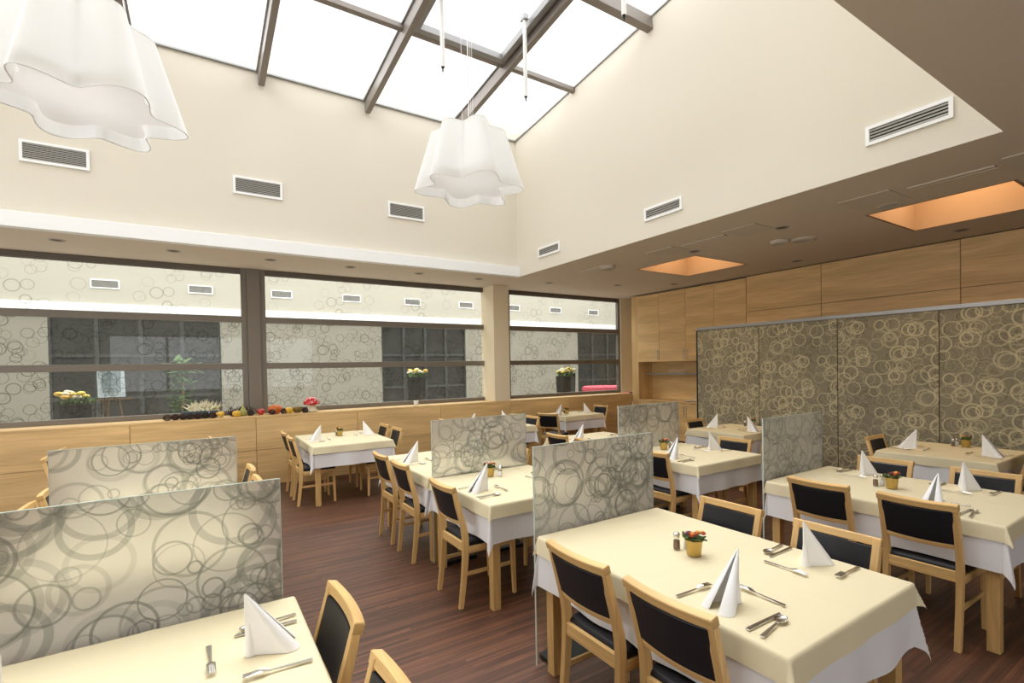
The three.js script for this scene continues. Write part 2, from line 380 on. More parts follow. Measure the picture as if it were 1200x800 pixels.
/* skylight */
const sky = structGroup('window_4');
tag(sky, 'sloping glass skylight with grey beams');
{
  const tilt = Math.atan(0.1007);
  const along = (x, w, h, z0, z1, up, name, mat = M.rafter) => {   // a beam along z on the slope, its top "up" below the glass
    const L = (z1 - z0) / Math.cos(tilt);
    const g = bx(w, h, L, 0, 0, 0, 'z', 0.006);
    g.rotateX(-tilt); g.translate(x, ROOF((z0 + z1) / 2) - up - h / 2, (z0 + z1) / 2);
    return mesh(name, g, mat, sky);
  };
  const across = (z, w, h, x0, x1, up, name, mat = M.rafter) => {
    const g = bx(x1 - x0, h, w, 0, 0, 0, 'x', 0.006);
    g.rotateX(-tilt); g.translate((x0 + x1) / 2, ROOF(z) - up - h / 2, z);
    return mesh(name, g, mat, sky);
  };
  const X = [-3.46, -2.04, -0.62, 0.8, 2.22, 3.64, 4.857], Z = [-7.42, -5.78, -4.3, -2.7, -1.097];
  for (const x of X.slice(1, 6)) { along(x, 0.075, 0.17, -7.4, -1.1, 0.035, 'rafter'); along(x, 0.12, 0.03, -7.42, -1.1, 0.0, 'glazing_bar', M.rail); }
  for (const z of Z.slice(1, 4)) for (let i = 0; i + 1 < X.length; i++) {
    const x0 = X[i] + (i ? 0.038 : 0), x1 = X[i + 1] - (i < 5 ? 0.038 : 0);
    across(z, z === -4.3 ? 0.1 : 0.07, z === -4.3 ? 0.16 : 0.07, x0, x1, 0.02, 'purlin');
  }
  across(-7.4, 0.03, 0.03, WELL.x0, WELL.x1, 0.0, 'edge_bar', M.rail);
  along(4.845, 0.02, 0.03, -7.4, -1.1, 0.0, 'edge_bar', M.rail);
  for (let i = 0; i + 1 < X.length; i++) for (let j = 0; j + 1 < Z.length; j++) {
    const z0 = Z[j], z1 = Z[j + 1], g = new THREE.PlaneGeometry(X[i + 1] - X[i] - 0.02, (z1 - z0) / Math.cos(tilt) - 0.02);
    g.rotateX(-Math.PI / 2 - tilt); g.translate((X[i] + X[i + 1]) / 2, ROOF((z0 + z1) / 2) + 0.006, (z0 + z1) / 2);
    mesh('pane', g, M.glass, sky);
  }
  // opening sashes with deep frames in the second bay from the windows
  for (const [i, j] of [[4, 1], [2, 1], [4, 2]]) {
    const x0 = X[i] + 0.06, x1 = X[i + 1] - 0.06, z0 = Z[j] + 0.06, z1 = Z[j + 1] - 0.06;
    along(x0 + 0.04, 0.08, 0.09, z0, z1, 0.02, 'sash_frame', M.sash); along(x1 - 0.04, 0.08, 0.09, z0, z1, 0.02, 'sash_frame', M.sash);
    across(z0 + 0.04, 0.08, 0.09, x0 + 0.08, x1 - 0.08, 0.02, 'sash_frame', M.sash); across(z1 - 0.04, 0.08, 0.09, x0 + 0.08, x1 - 0.08, 0.02, 'sash_frame', M.sash);
  }
}
// hanging rods of the roof-window openers
[[3.43, -4.98, 4.93, 'white opener rod hanging from the sash corner by a bracket'], [2.335, -4.98, 4.95, 'white opener rod hanging beside the wires of a pendant'], [3.55, -3.46, 5.03, 'white opener rod hanging beyond the heavy cross beam']].forEach(([x, z, yb, label]) => {
  const t = thing('window_opener', label, 'window opener', [x, yb, z], 0, 'opener rods under the skylight');
  const top = ROOF(z) - 0.02 - yb;
  mesh('rod', cyl(0.024, 0.024, top - 0.1, 0, 0.05 + (top - 0.1) / 2, 0, 16), M.white, t);
  mesh('hook', [cyl(0.004, 0.018, 0.035, 0, 0.033, 0, 12), cyl(0.008, 0.008, 0.02, 0, 0.008, 0, 8)], M.black, t);
  mesh('bracket', bx(0.07, 0.07, 0.09, 0, top - 0.03, 0, 'x', 0.008), M.rail, t);
});

/* ventilation grilles */
function grille(w, h, n, label, group) {
  const t = thing('air_vent', label, 'vent', [0, 0, 0], 0, group);
  const b = 0.028, iw = w - 2 * b, ih = h - 2 * b;
  mesh('frame', [bx(w, b, 0.02, 0, h / 2 - b / 2, 0.01), bx(w, b, 0.02, 0, -h / 2 + b / 2, 0.01), bx(b, ih, 0.02, -w / 2 + b / 2, 0, 0.01), bx(b, ih, 0.02, w / 2 - b / 2, 0, 0.01)], M.white, t);
  mesh('backing', bx(iw, ih, 0.004, 0, 0, 0.003), M.black, t);
  const sg = bx(iw, ih / n * 0.5, 0.003, 0, 0, 0); sg.rotateX(0.5);
  for (let k = 0; k < n; k++) mesh('slat', sg, M.slat, t).position.set(0, -ih / 2 + (k + 0.5) * ih / n, 0.012);
  return t;
}
const gv = grille(0.59, 0.235, 9, 'white louvred vent above the windows, closest to the slot-vent wall', 'louvred vents above the windows');
gv.position.set(2.804, 4.165, -7.419);
dup(gv, 'white louvred vent above the windows, middle one of three', null, [0.733, 4.165, -7.419]);
dup(gv, 'white louvred vent above the windows, farthest from the slot-vent wall', null, [-1.296, 4.165, -7.419]);
const gs = grille(0.58, 0.16, 4, 'white slot vent beside the well corner over the windows', 'slot vents on the well side wall');
gs.position.set(WELL.x1 - 0.001, 3.6, -6.46); gs.rotation.y = -Math.PI / 2;
dup(gs, 'white slot vent in the middle of the well side wall', null, [WELL.x1 - 0.001, 3.605, -4.13], -Math.PI / 2);
dup(gs, 'white slot vent farthest from the windows on the well side wall', null, [WELL.x1 - 0.001, 3.605, -1.655], -Math.PI / 2);

/* pendant lamps: pleated cloud-shaped shades */
function pendantLamp() {
  const t = thing('pendant_lamp', 'large white cloud-shaped pendant shade hung beside the well corner', 'lamp', [0, 0, 0], 0, 'pendant lamps under the skylight');
  const Rb = 0.5, Rt = 0.335, H = 0.53, N = 240, K = 8;
  const rad = (a, R) => R * (0.84 + 0.16 * Math.cos(6 * a + 0.5 * Math.sin(a * 2)) + 0.03 * Math.cos(3 * a + 1));
  const pos = [], idx = [];
  for (let k = 0; k <= K; k++) for (let i = 0; i <= N; i++) {
    const s = k / K, a = i / N * Math.PI * 2, R = rad(a, Rb + (Rt - Rb) * s) + 0.0045 * (i % 2);
    pos.push(R * Math.cos(a), s * H, R * Math.sin(a));
  }
  for (let k = 0; k < K; k++) for (let i = 0; i < N; i++) { const a = k * (N + 1) + i, b = a + N + 1; idx.push(a, b, a + 1, a + 1, b, b + 1); }
  const g = new THREE.BufferGeometry(); g.setAttribute('position', new THREE.Float32BufferAttribute(pos, 3)); g.setIndex(idx); g.computeVertexNormals();
  mesh('shade', g, M.shade, t);
  const ring = (R, y, r) => { const pts = []; for (let i = 0; i < 120; i++) { const a = i / 120 * Math.PI * 2, q = rad(a, R); pts.push(new THREE.Vector3(q * Math.cos(a), y, q * Math.sin(a))); } return new THREE.TubeGeometry(new THREE.CatmullRomCurve3(pts, true), 240, r, 6, true); };
  mesh('rim', [ring(Rb, 0, 0.004), ring(Rt, H, 0.004)], M.white, t);
  const ds = new THREE.Shape();
  for (let i = 0; i <= 120; i++) { const a = i / 120 * Math.PI * 2, q = rad(a, Rb - 0.03) * 0.97; i ? ds.lineTo(q * Math.cos(a), q * Math.sin(a)) : ds.moveTo(q * Math.cos(a), q * Math.sin(a)); }
  const dg = new THREE.ShapeGeometry(ds); dg.rotateX(Math.PI / 2); dg.translate(0, 0.07, 0);
  mesh('diffuser', dg, M.diffuser, t);
  return t;
}
const lampSpots = [[2.15, 3.335, -4.05, 0.4], [-0.51, 3.235, -3.79, 1.1]];
const lamp = pendantLamp();
lamp.position.set(...lampSpots[0].slice(0, 3)); lamp.rotation.y = lampSpots[0][3];
const lamp2 = dup(lamp, 'large white cloud-shaped pendant shade hung farthest from the slot-vent wall', null, lampSpots[1].slice(0, 3), lampSpots[1][3]);
[lamp, lamp2].forEach((l) => {
  const top = ROOF(l.position.z) - 0.1 - l.position.y;
  for (const a of [0, 2.1, 4.2]) mesh('wire', cyl(0.0025, 0.0025, top - 0.1, 0.06 * Math.cos(a), 0.1 + (top - 0.1) / 2, 0.06 * Math.sin(a), 6), M.wire, l);
  mesh('cord', cyl(0.005, 0.005, top - 0.1, 0, 0.1 + (top - 0.1) / 2, 0, 8), M.white, l);
});

/* right wall: cabinets, niche, panels, tall partition */
const XC = 8.57;
const wallR = structGroup('wall_right'); tag(wallR, 'beech panelled wall behind the tall partition');
mesh('core', span(XC + 0.03, XR + 0.2, 0, HC, -5.39, ZB), M.groove, wallR);
{
  const zs = [-5.39, -4.09, -2.35, -0.62, 1.1, ZB];
  for (let i = 0; i + 1 < zs.length; i++) for (const [y0, y1] of [[0.01, 1.33], [1.336, 2.647], [2.653, HC - 0.02]])
    mesh('panel', span(XC, XC + 0.028, y0, y1, zs[i] + 0.004, zs[i + 1] - 0.004, 'z', 0.002), M.panel, wallR);
  mesh('side_filler', span(XC + 0.005, XR, 0, HC - 0.02, -8.26, -8.06, 'y', 0.003), M.panel, wallR);
  mesh('niche_back', span(XR - 0.12, XR, 0.9, 1.77, -8.06, -5.39, 'z'), M.panel, wallR);
  mesh('wall_behind', span(XR, XR + 0.2, 0, HC, -8.7, -5.39), M.wall, wallR);
}
{
  const zs = [-8.06, -7.445, -6.745, -6.07, -5.392];
  const names = ['beside the window pilaster', 'second from the window pilaster', 'third from the window pilaster', 'next to the plain wall panels'];
  for (let i = 0; i < 4; i++) {
    const t = thing('wall_cabinet', `beech wall cabinet with one door, ${names[i]}`, 'cabinet', [XC, 1.77, (zs[i] + zs[i + 1]) / 2], 0, 'wall cabinets over the niche');
    const d = zs[i + 1] - zs[i], h = HC - 0.03 - 1.77;
    mesh('body', span(0.02, 0.56, 0, h, -d / 2 + 0.001, d / 2 - 0.001, 'z'), M.panel, t);
    const door = mesh('door', span(0, 0.019, 0.004, h - 0.004, -d / 2 + 0.003, d / 2 - 0.003, 'z', 0.002), M.panel, t);
    const hz = i === 0 ? d / 2 - 0.04 : i === 1 ? d / 2 - 0.04 : -d / 2 + 0.04;
    mesh('handle', [bx(0.012, 0.2, 0.014, -0.025, 0.15, hz, 'y', 0.004), bx(0.026, 0.012, 0.012, -0.012, 0.235, hz), bx(0.026, 0.012, 0.012, -0.012, 0.065, hz)], M.brushed, door);
  }
  tag(mesh('niche_shelf', span(XC + 0.2, XR - 0.121, 1.48, 1.505, -8.055, -5.4, 'z', 0.002), M.rail), 'thin grey glass shelf across the cabinet niche', 'shelf');
  tag(mesh('countertop', span(XC - 0.02, XR - 0.121, 0.885, 0.92, -8.055, -5.395, 'z', 0.004), M.panel), 'beech countertop of the niche beneath wall cabinets', 'countertop');
  const lab = ['beech base cabinet under the niche, beside the window parapet', 'beech base cabinet under the niche, second from the window parapet', 'beech base cabinet under the niche, third from the window parapet', 'beech base cabinet under the niche, next to wall panels'];
  for (let i = 0; i < 4; i++) {
    const d = zs[i + 1] - zs[i];
    const t = thing('base_cabinet', lab[i], 'cabinet', [XC, 0, (zs[i] + zs[i + 1]) / 2], 0, 'base cabinets under the niche');
    mesh('body', span(0.02, 0.45, 0.08, 0.884, -d / 2 + 0.001, d / 2 - 0.001, 'z'), M.panel, t);
    mesh('plinth', span(0.06, 0.45, 0, 0.08, -d / 2 + 0.001, d / 2 - 0.001, 'z'), M.groove, t);
    const door = mesh('door', span(0, 0.019, 0.084, 0.88, -d / 2 + 0.003, d / 2 - 0.003, 'z', 0.002), M.panel, t);
    mesh('handle', [bx(0.012, 0.18, 0.014, -0.025, 0.74, d / 2 - 0.05, 'y', 0.004), bx(0.026, 0.012, 0.012, -0.012, 0.82, d / 2 - 0.05), bx(0.026, 0.012, 0.012, -0.012, 0.66, d / 2 - 0.05)], M.brushed, door);
  }
  // glasses on the shelf and on the counter
  const gg = lathe([[0.0, 0.0], [0.027, 0.0], [0.031, 0.09], [0.029, 0.09], [0.025, 0.006], [0, 0.006]], 16);
  for (let k = 0; k < 6; k++) { const g = mesh('drinking_glass', gg, M.clearGlass); g.position.set(XC + 0.3, 1.505, -7.42 + k * 0.075); tag(g, 'small clear glass in the row on the niche shelf', 'glass', 'glasses on the niche shelf'); }
  const p = thing('serving_plate', 'white plate on the countertop beside partition end', 'plate', [XC + 0.12, 0.92, -6.75]);
  mesh('plate', lathe([[0, 0], [0.07, 0], [0.13, 0.018], [0.13, 0.022], [0.07, 0.006], [0, 0.006]], 32), M.white, p);
  const gl = mesh('drinking_glass', lathe([[0, 0], [0.035, 0], [0.04, 0.13], [0.037, 0.13], [0.032, 0.008], [0, 0.008]], 20), M.clearGlass); gl.position.set(XC + 0.11, 0.926, -6.62);
  tag(gl, 'tall clear glass standing on the countertop plate', 'glass');
  const jar = thing('jar', 'small dark jar on countertop beside the partition end', 'jar', [XC + 0.1, 0.92, -6.45]);
  mesh('body', lathe([[0, 0], [0.045, 0], [0.05, 0.06], [0.045, 0.13], [0.03, 0.15], [0, 0.15]], 20), M.gourdBrown, jar);
  mesh('lid', lathe([[0, 0.15], [0.034, 0.15], [0.034, 0.175], [0.01, 0.185], [0, 0.185]], 20), M.black, jar);
}
{
  const XPT = 7.25, z = [-5.465, -4.362, -3.26, -2.182, -1.08, 0.02, 1.12], top = 2.275;
  const t = thing('partition', 'tall olive fabric partition with pale ring print and grey rail', 'partition', [XPT, 0, -2.2]);
  for (let i = 0; i + 1 < z.length; i++) {
    const g = new THREE.BoxGeometry(0.05, top - 0.04, z[i + 1] - z[i] - 0.012);
    const p = g.attributes.position, uv = g.attributes.uv;
    for (let k = 0; k < p.count; k++) uv.setXY(k, (p.getZ(k)) / 1.1 + i * 0.37, p.getY(k) / 1.1 + i * 0.61);
    g.translate(0.025, 0.04 + (top - 0.04) / 2 - 0.004, (z[i] + z[i + 1]) / 2 + 2.2);
    mesh('panel', g, M.fabric, t);
  }
  mesh('core', span(0.015, 0.04, 0.04, top, z[0] + 2.202, z[6] + 2.198), M.groove, t);
  mesh('top_rail', span(-0.012, 0.062, top, top + 0.05, z[0] + 2.2, z[6] + 2.2, 'z', 0.004), M.rail, t);
  mesh('end_post', span(-0.004, 0.054, 0, top, z[0] + 2.178, z[0] + 2.2, 'y', 0.003), M.darkmetal, t);
  mesh('foot_rail', span(0.0, 0.05, 0, 0.04, z[0] + 2.2, z[6] + 2.2, 'z'), M.rail, t);
}

/* ceiling fittings over the partition side */
{
  const recess = (z0, z1, label) => {
    const t = thing('light_coffer', label, 'ceiling light', [6.915, HC, (z0 + z1) / 2], 0, 'warm light coffers in the ceiling');
    const w = 1.27, d = z1 - z0, h = 0.75;
    mesh('side_wall', span(-w / 2 - 0.029, -w / 2, 0, h, -d / 2 - 0.029, d / 2 + 0.029), M.peach, t); mesh('side_wall', span(w / 2, w / 2 + 0.029, 0, h, -d / 2 - 0.029, d / 2 + 0.029), M.peach, t);
    mesh('side_wall', span(-w / 2, w / 2, 0, h, -d / 2 - 0.029, -d / 2), M.peach, t); mesh('side_wall', span(-w / 2, w / 2, 0, h, d / 2, d / 2 + 0.029), M.peach, t);
    mesh('glow_panel', span(-w / 2, w / 2, h, h + 0.03, -d / 2, d / 2), M.glow, t);
    const l = new THREE.RectAreaLight(new THREE.Color(1, 0.78, 0.55), 10, w - 0.5, d - 0.5);
    l.position.set(0, h - 0.02, 0); l.rotation.x = -Math.PI / 2; t.add(l);
  };
  recess(-5.88, -4.75, 'square peach-lit ceiling coffer nearest the wall cabinets');
  recess(-2.5, -1.35, 'square peach-lit ceiling coffer farther from the wall cabinets');
  const access = (x0, x1, z0, z1, label) => { const m = mesh('access_panel', span(x0, x1, HC - 0.012, HC - 0.001, z0, z1, 'x', 0.003), M.access); tag(m, label, 'panel', 'ceiling access panels'); };
  access(5.5, 5.98, -2.46, -2.02, 'flat beige access panel beside the coffer farther from cabinets');
  access(5.42, 5.86, -3.72, -3.3, 'flat beige access panel between the two coffers');
  access(5.45, 5.85, -4.95, -4.5, 'flat beige access panel beside the coffer nearest cabinets');
  access(5.48, 5.95, -1.25, -0.8, 'flat beige access panel at the end of long slot');
  const slot = (x, z0, z1, label) => { const t = thing('slot_diffuser', label, 'vent', [x, HC, (z0 + z1) / 2], 0, 'slot diffusers in the ceiling'); const d = z1 - z0; mesh('rail', span(-0.05, -0.02, -0.014, -0.001, -d / 2, d / 2, 'z', 0.003), M.ceiling, t); mesh('rail', span(0.02, 0.05, -0.014, -0.001, -d / 2, d / 2, 'z', 0.003), M.ceiling, t); mesh('slot', span(-0.02, 0.02, -0.005, -0.001, -d / 2, d / 2, 'z'), M.groove, t); };
  slot(5.66, -1.92, -1.32, 'long narrow slot diffuser beside the coffer farther from cabinets');
  slot(5.6, -4.42, -3.78, 'long narrow slot diffuser between the coffers');
  slot(5.55, -6.5, -5.9, 'long narrow slot diffuser near the window pilaster');
  const disc = (name, x, z, r, h, label, cat) => { const t = thing(name, label, cat, [x, HC, z]); mesh('rim', lathe([[r * 0.62, -h * 0.5], [r * 0.7, -h], [r, -h * 0.6], [r, -0.001]], 32), M.access, t); mesh('centre', lathe([[0, -h * 1.1], [r * 0.4, -h * 0.9], [r * 0.62, -h * 0.5]], 32), M.outlineGrey, t); };
  disc('smoke_detector', 6.52, -3.62, 0.11, 0.05, 'round ceiling detector between the coffers, nearer the windows', 'detector');
  disc('ceiling_speaker', 6.72, -3.42, 0.15, 0.035, 'large round ceiling fitting between the coffers', 'speaker');
  disc('ceiling_speaker', 6.06, -2.22, 0.12, 0.02, 'round ceiling fitting beside the coffer farther from cabinets', 'speaker');
  disc('emergency_light', 5.62, -5.92, 0.12, 0.06, 'round white ceiling light near the slot by window pilaster', 'light');
  const down = (x, z, label) => { const t = thing('downlight', label, 'downlight', [x, HC, z], 0, 'recessed downlights'); mesh('trim_ring', lathe([[0.06, -0.002], [0.075, -0.012], [0.085, -0.001]], 32), M.outlineGrey, t); mesh('reflector', lathe([[0, -0.0015], [0.06, -0.003]], 24), M.groove, t); };
  for (const x of [-2.52, -1.38, -0.24, 0.91, 2.03, 3.16, 4.3]) down(x, -7.84, 'small recessed downlight in the soffit row along the windows');
  for (const [x, z] of [[5.7, -7.6], [7.1, -7.2], [8.05, -4.2], [8.05, -6.6], [5.9, -3.25], [6.0, -4.55], [8.05, -2.2]]) down(x, z, 'small recessed downlight in the ceiling between well and cabinets');
}

/* ------------------------------------------------ neighbouring hall behind the windows */
{
  const zW = -16.3, xa = -9, xb = 22;
  structure('floor_hall', span(xa, xb, -0.12, 0, -21, ZG - 0.2), M.hallFloor);
  structure('wall_hall_upper', span(xa, xb, 3.3, 7.2, zW - 0.2, zW), M.hallUpper);
  structure('trim_2', span(xa, xb, 3.3, 3.52, zW, zW + 0.1), M.white);
  structure('wall_hall_left', span(xa - 0.2, xa, 0, 7.2, -21, ZG - 0.2), M.hallWall);
  structure('wall_hall_right', span(xb, xb + 0.2, 0, 7.2, -21, ZG - 0.2), M.hallWall);
  structure('ceiling_hall', span(xa, xb, HC, HC + 0.2, -21, zW - 0.2), M.ceiling);
  structure('wall_hall_rear', span(xa, xb, 0, HC, -19.3, -19.1), M.hallDark);
  structure('wall_hall_front', span(xa, xb, HC + 0.23, 5.95, ZG - 0.35, ZG - 0.16), M.hallWall);
  for (const [x0, x1] of [[xa, -3.1], [0.55, 5.2], [8.35, 13.7], [17.2, xb]]) structure('wall_hall_pier', span(x0, x1, 0, 3.3, zW - 0.18, zW - 0.02), M.hallWall);
  // glazed fronts between the piers
  [[-3.1, 0.55], [5.2, 8.35], [13.7, 17.2]].forEach(([x0, x1], i) => {
    const w = structGroup(`window_${5 + i}`); tag(w, ['dark glazed front of the neighbouring hall behind the easel', 'dark glazed front of the neighbouring hall behind the candle cup', 'dark glazed front of the neighbouring hall beyond the black planter'][i]);
    const n = 4, s = (x1 - x0) / n;
    for (let k = 0; k <= n; k++) mesh('mullion', bx(0.09, 3.3, 0.1, x0 + k * s, 1.65, zW - 0.1, 'y'), M.hallFrame, w);
    for (const y of [0.05, 1.1, 2.2, 3.25]) mesh('transom', bx(x1 - x0, 0.08, 0.08, (x0 + x1) / 2, y, zW - 0.1), M.hallFrame, w);
    for (let k = 0; k < n; k++) mesh('pane', span(x0 + k * s + 0.045, x0 + (k + 1) * s - 0.045, 0.09, 3.21, zW - 0.13, zW - 0.11), M.hallDark, w);
  });
  for (let k = 0; k < 9; k++) {
    const x = -1.97 + 2.07 * k;
    dup(gv, 'distant louvred vent on the hall wall seen through window panes', 'vents of the neighbouring hall', [x, 4.03, zW + 0.002]);
  }
  // easel with a framed picture
  const e = thing('easel', 'wooden easel with pale framed print behind the window', 'easel', [-1.36, 0, -11.6], 0.35);
  mesh('leg', tube([[-0.28, 0, 0.1], [-0.03, 1.75, -0.05]], 0.018, 4), M.groove, e); mesh('leg', tube([[0.28, 0, 0.1], [0.03, 1.75, -0.05]], 0.018, 4), M.groove, e); mesh('leg', tube([[0, 0, -0.5], [0, 1.72, -0.06]], 0.018, 4), M.groove, e);
  mesh('ledge', bx(0.6, 0.03, 0.06, 0, 1.25, 0.03), M.groove, e);
  const pic = bx(0.4, 0.56, 0.025, 0, 0, 0); pic.rotateX(-0.09); pic.translate(0, 1.57, 0.01);
  mesh('picture', pic, std({ color: C(0.62, 0.72, 0.80), roughness: 0.4 }), e);
  const ins = bx(0.27, 0.38, 0.01, 0, 0, 0.015); ins.rotateX(-0.09); ins.translate(0, 1.57, 0.012);
  mesh('print', ins, std({ color: C(0.25, 0.32, 0.36), roughness: 0.6 }), e);
  function flowerPlanter(pos, w, h, cols, label, mat, seed) {
    const t = thing('flower_planter', label, 'planter', pos), r = rng(seed);
    mesh('planter', [new THREE.CylinderGeometry(w * 0.55, w * 0.42, h, 4, 1).rotateY(Math.PI / 4).translate(0, h / 2, 0)], mat, t);
    const lg = []; for (let k = 0; k < 40; k++) { const g = new THREE.ConeGeometry(0.03, 0.16, 5); g.translate(0, 0.08, 0); g.rotateX((r() - 0.5) * 1.8); g.rotateZ((r() - 0.5) * 1.8); g.translate((r() - 0.5) * w * 0.7, h, (r() - 0.5) * w * 0.7); lg.push(g); }
    mesh('foliage', lg, M.leaf, t);
    for (let k = 0; k < 14; k++) { const f = mesh('flower', new THREE.IcosahedronGeometry(0.045 + 0.025 * r(), 1), cols[k % cols.length], t); f.position.set((r() - 0.5) * w * 0.9, h + 0.1 + 0.1 * r(), (r() - 0.5) * w * 0.9); f.scale.y = 0.6; }
  }
  flowerPlanter([7.9, 0, -9.9], 0.46, 1.46, [M.flowerYellow, M.flowerYellow, M.ivory], 'tall black planter with yellow flowers behind the cabinet-side window', M.darkmetal, 3);
  flowerPlanter([4.75, 0, -12.2], 0.55, 1.5, [M.ivory, M.gourd], 'dark planter with pale orange flowers behind the middle window', M.darkmetal, 4);
  flowerPlanter([-1.68, 0, -10.6], 0.5, 1.24, [M.gourd, M.ivory, M.flowerYellow], 'planter with orange and cream flowers beside the easel', M.darkmetal, 5);
  // red-covered table behind the cabinet-side window
  const rt = thing('draped_table', 'low table under red cloth behind the cabinet-side window', 'table', [9.9, 0, -10.6]);
  mesh('cloth', lathe([[0, 1.12], [0.62, 1.12], [0.66, 1.09], [0.74, 0]], 40), M.pinkRed, rt);
  const pl = thing('house_plant', 'dark leafy plant in a pot behind the planter window', 'plant', [-0.3, 0, -13.2]), r = rng(8);
  mesh('pot', lathe([[0, 0], [0.2, 0], [0.27, 0.5], [0.24, 0.5], [0, 0.46]], 24), M.slate, pl);
  const lv = []; for (let k = 0; k < 70; k++) { const g = new THREE.SphereGeometry(0.16, 6, 4); g.scale(1, 0.12, 0.4); g.translate(0.16, 0, 0); g.rotateZ(-0.7 + 1.6 * r()); g.rotateY(r() * 6.28); g.translate((r() - 0.5) * 0.3, 0.7 + 1.3 * r(), (r() - 0.5) * 0.3); lv.push(g); }
  mesh('foliage', lv, M.leaf, pl); mesh('stem', cyl(0.03, 0.02, 1.5, 0, 1.1, 0, 8), M.stalk, pl);
}

/* ------------------------------------------------ furniture prototypes */
function curvedSlab(width, bow, thick, height) {   // bowed towards -x in plan, extruded upwards
  const s = new THREE.Shape(), n = 10, f = (z) => -bow * (1 - (2 * z / width) ** 2);
  for (let i = 0; i <= n; i++) { const z = -width / 2 + width * i / n; i ? s.lineTo(f(z) - thick / 2, z) : s.moveTo(f(z) - thick / 2, z); }
  for (let i = n; i >= 0; i--) { const z = -width / 2 + width * i / n; s.lineTo(f(z) + thick / 2, z); }
  s.closePath();
  const g = new THREE.ExtrudeGeometry(s, { depth: height - 0.008, bevelEnabled: true, bevelSize: 0.003, bevelThickness: 0.004, bevelSegments: 1, steps: 1 });
  g.translate(0, 0, 0.004);
  g.rotateX(-Math.PI / 2);     // (x, y, z) -> (x, z, -y): height now along y
  return g;
}
const RAKE = 0.268, PB = [-0.193, 0.58];       // back rake and the point where it starts
function onBack(g, along) { g.rotateZ(RAKE); g.translate(PB[0] - Math.sin(RAKE) * along, PB[1] + Math.cos(RAKE) * along, 0); return g; }
function makeChair() {
  const t = thing('dining_chair', '', 'chair');
  const prof = [[0, -0.222, 0.028], [0.2, -0.196, 0.034], [0.42, -0.178, 0.042], [0.52, -0.182, 0.041], [0.62, -0.203, 0.036], [0.74, -0.236, 0.032], [0.856, -0.266, 0.026]];
  const c1 = new THREE.CatmullRomCurve3(prof.map(([y, x, w]) => new THREE.Vector3(x, y, w)));
  const pts = c1.getPoints(18), sh = new THREE.Shape();
  pts.forEach((p, i) => { const X = p.x - p.z / 2; i ? sh.lineTo(X, p.y) : sh.moveTo(X, p.y); });
  for (let i = pts.length - 1; i >= 0; i--) sh.lineTo(pts[i].x + pts[i].z / 2, pts[i].y);
  sh.closePath();
  const post = new THREE.ExtrudeGeometry(sh, { depth: 0.026, bevelEnabled: true, bevelSize: 0.002, bevelThickness: 0.003, bevelSegments: 1, curveSegments: 4 });
  post.translate(0, 0, -0.013);
  const pg = uvM(post, 'y');
  for (const s of [-1, 1]) { const m = mesh('rear_leg', pg, M.beech, t); m.position.z = s * 0.183; }
  const fl = bx(0.036, 0.43, 0.034, 0, 0.215, 0, 'y', 0.004);
  { const p = fl.attributes.position; for (let i = 0; i < p.count; i++) { const k = 0.72 + 0.28 * p.getY(i) / 0.43; p.setX(i, p.getX(i) * k + 0.225 - 0.012 * (p.getY(i) / 0.43)); p.setZ(i, p.getZ(i) * k); } fl.computeVertexNormals(); }
  for (const s of [-1, 1]) { const m = mesh('front_leg', fl, M.beech, t); m.position.z = s * 0.188; }
  mesh('seat_frame', [bx(0.385, 0.05, 0.022, 0.02, 0.405, 0.188, 'x', 0.003), bx(0.385, 0.05, 0.022, 0.02, 0.405, -0.188, 'x', 0.003), bx(0.022, 0.05, 0.37, 0.215, 0.405, 0, 'z', 0.003), bx(0.024, 0.062, 0.345, -0.182, 0.422, 0, 'z', 0.003)], M.beech, t);
  const st = bx(0.4, 0.026, 0.016, 0.012, 0.235, 0, 'x', 0.003);
  for (const s of [-1, 1]) { const m = mesh('stretcher', st, M.beech, t); m.position.z = s * 0.186; m.rotation.z = 0; }
  mesh('seat', bx(0.415, 0.05, 0.39, 0.035, 0.45, 0, 'x', 0.022), M.leather, t);
  mesh('top_rail', uvM(onBack(curvedSlab(0.398, 0.018, 0.03, 0.04), 0.257), 'z'), M.beech, t);
  mesh('lower_rail', uvM(onBack(curvedSlab(0.345, 0.016, 0.022, 0.03), 0.012), 'z'), M.beech, t);
  mesh('backrest', uvM(onBack(curvedSlab(0.345, 0.018, 0.026, 0.208), 0.043), 'z'), M.leather, t);
  return t;
}
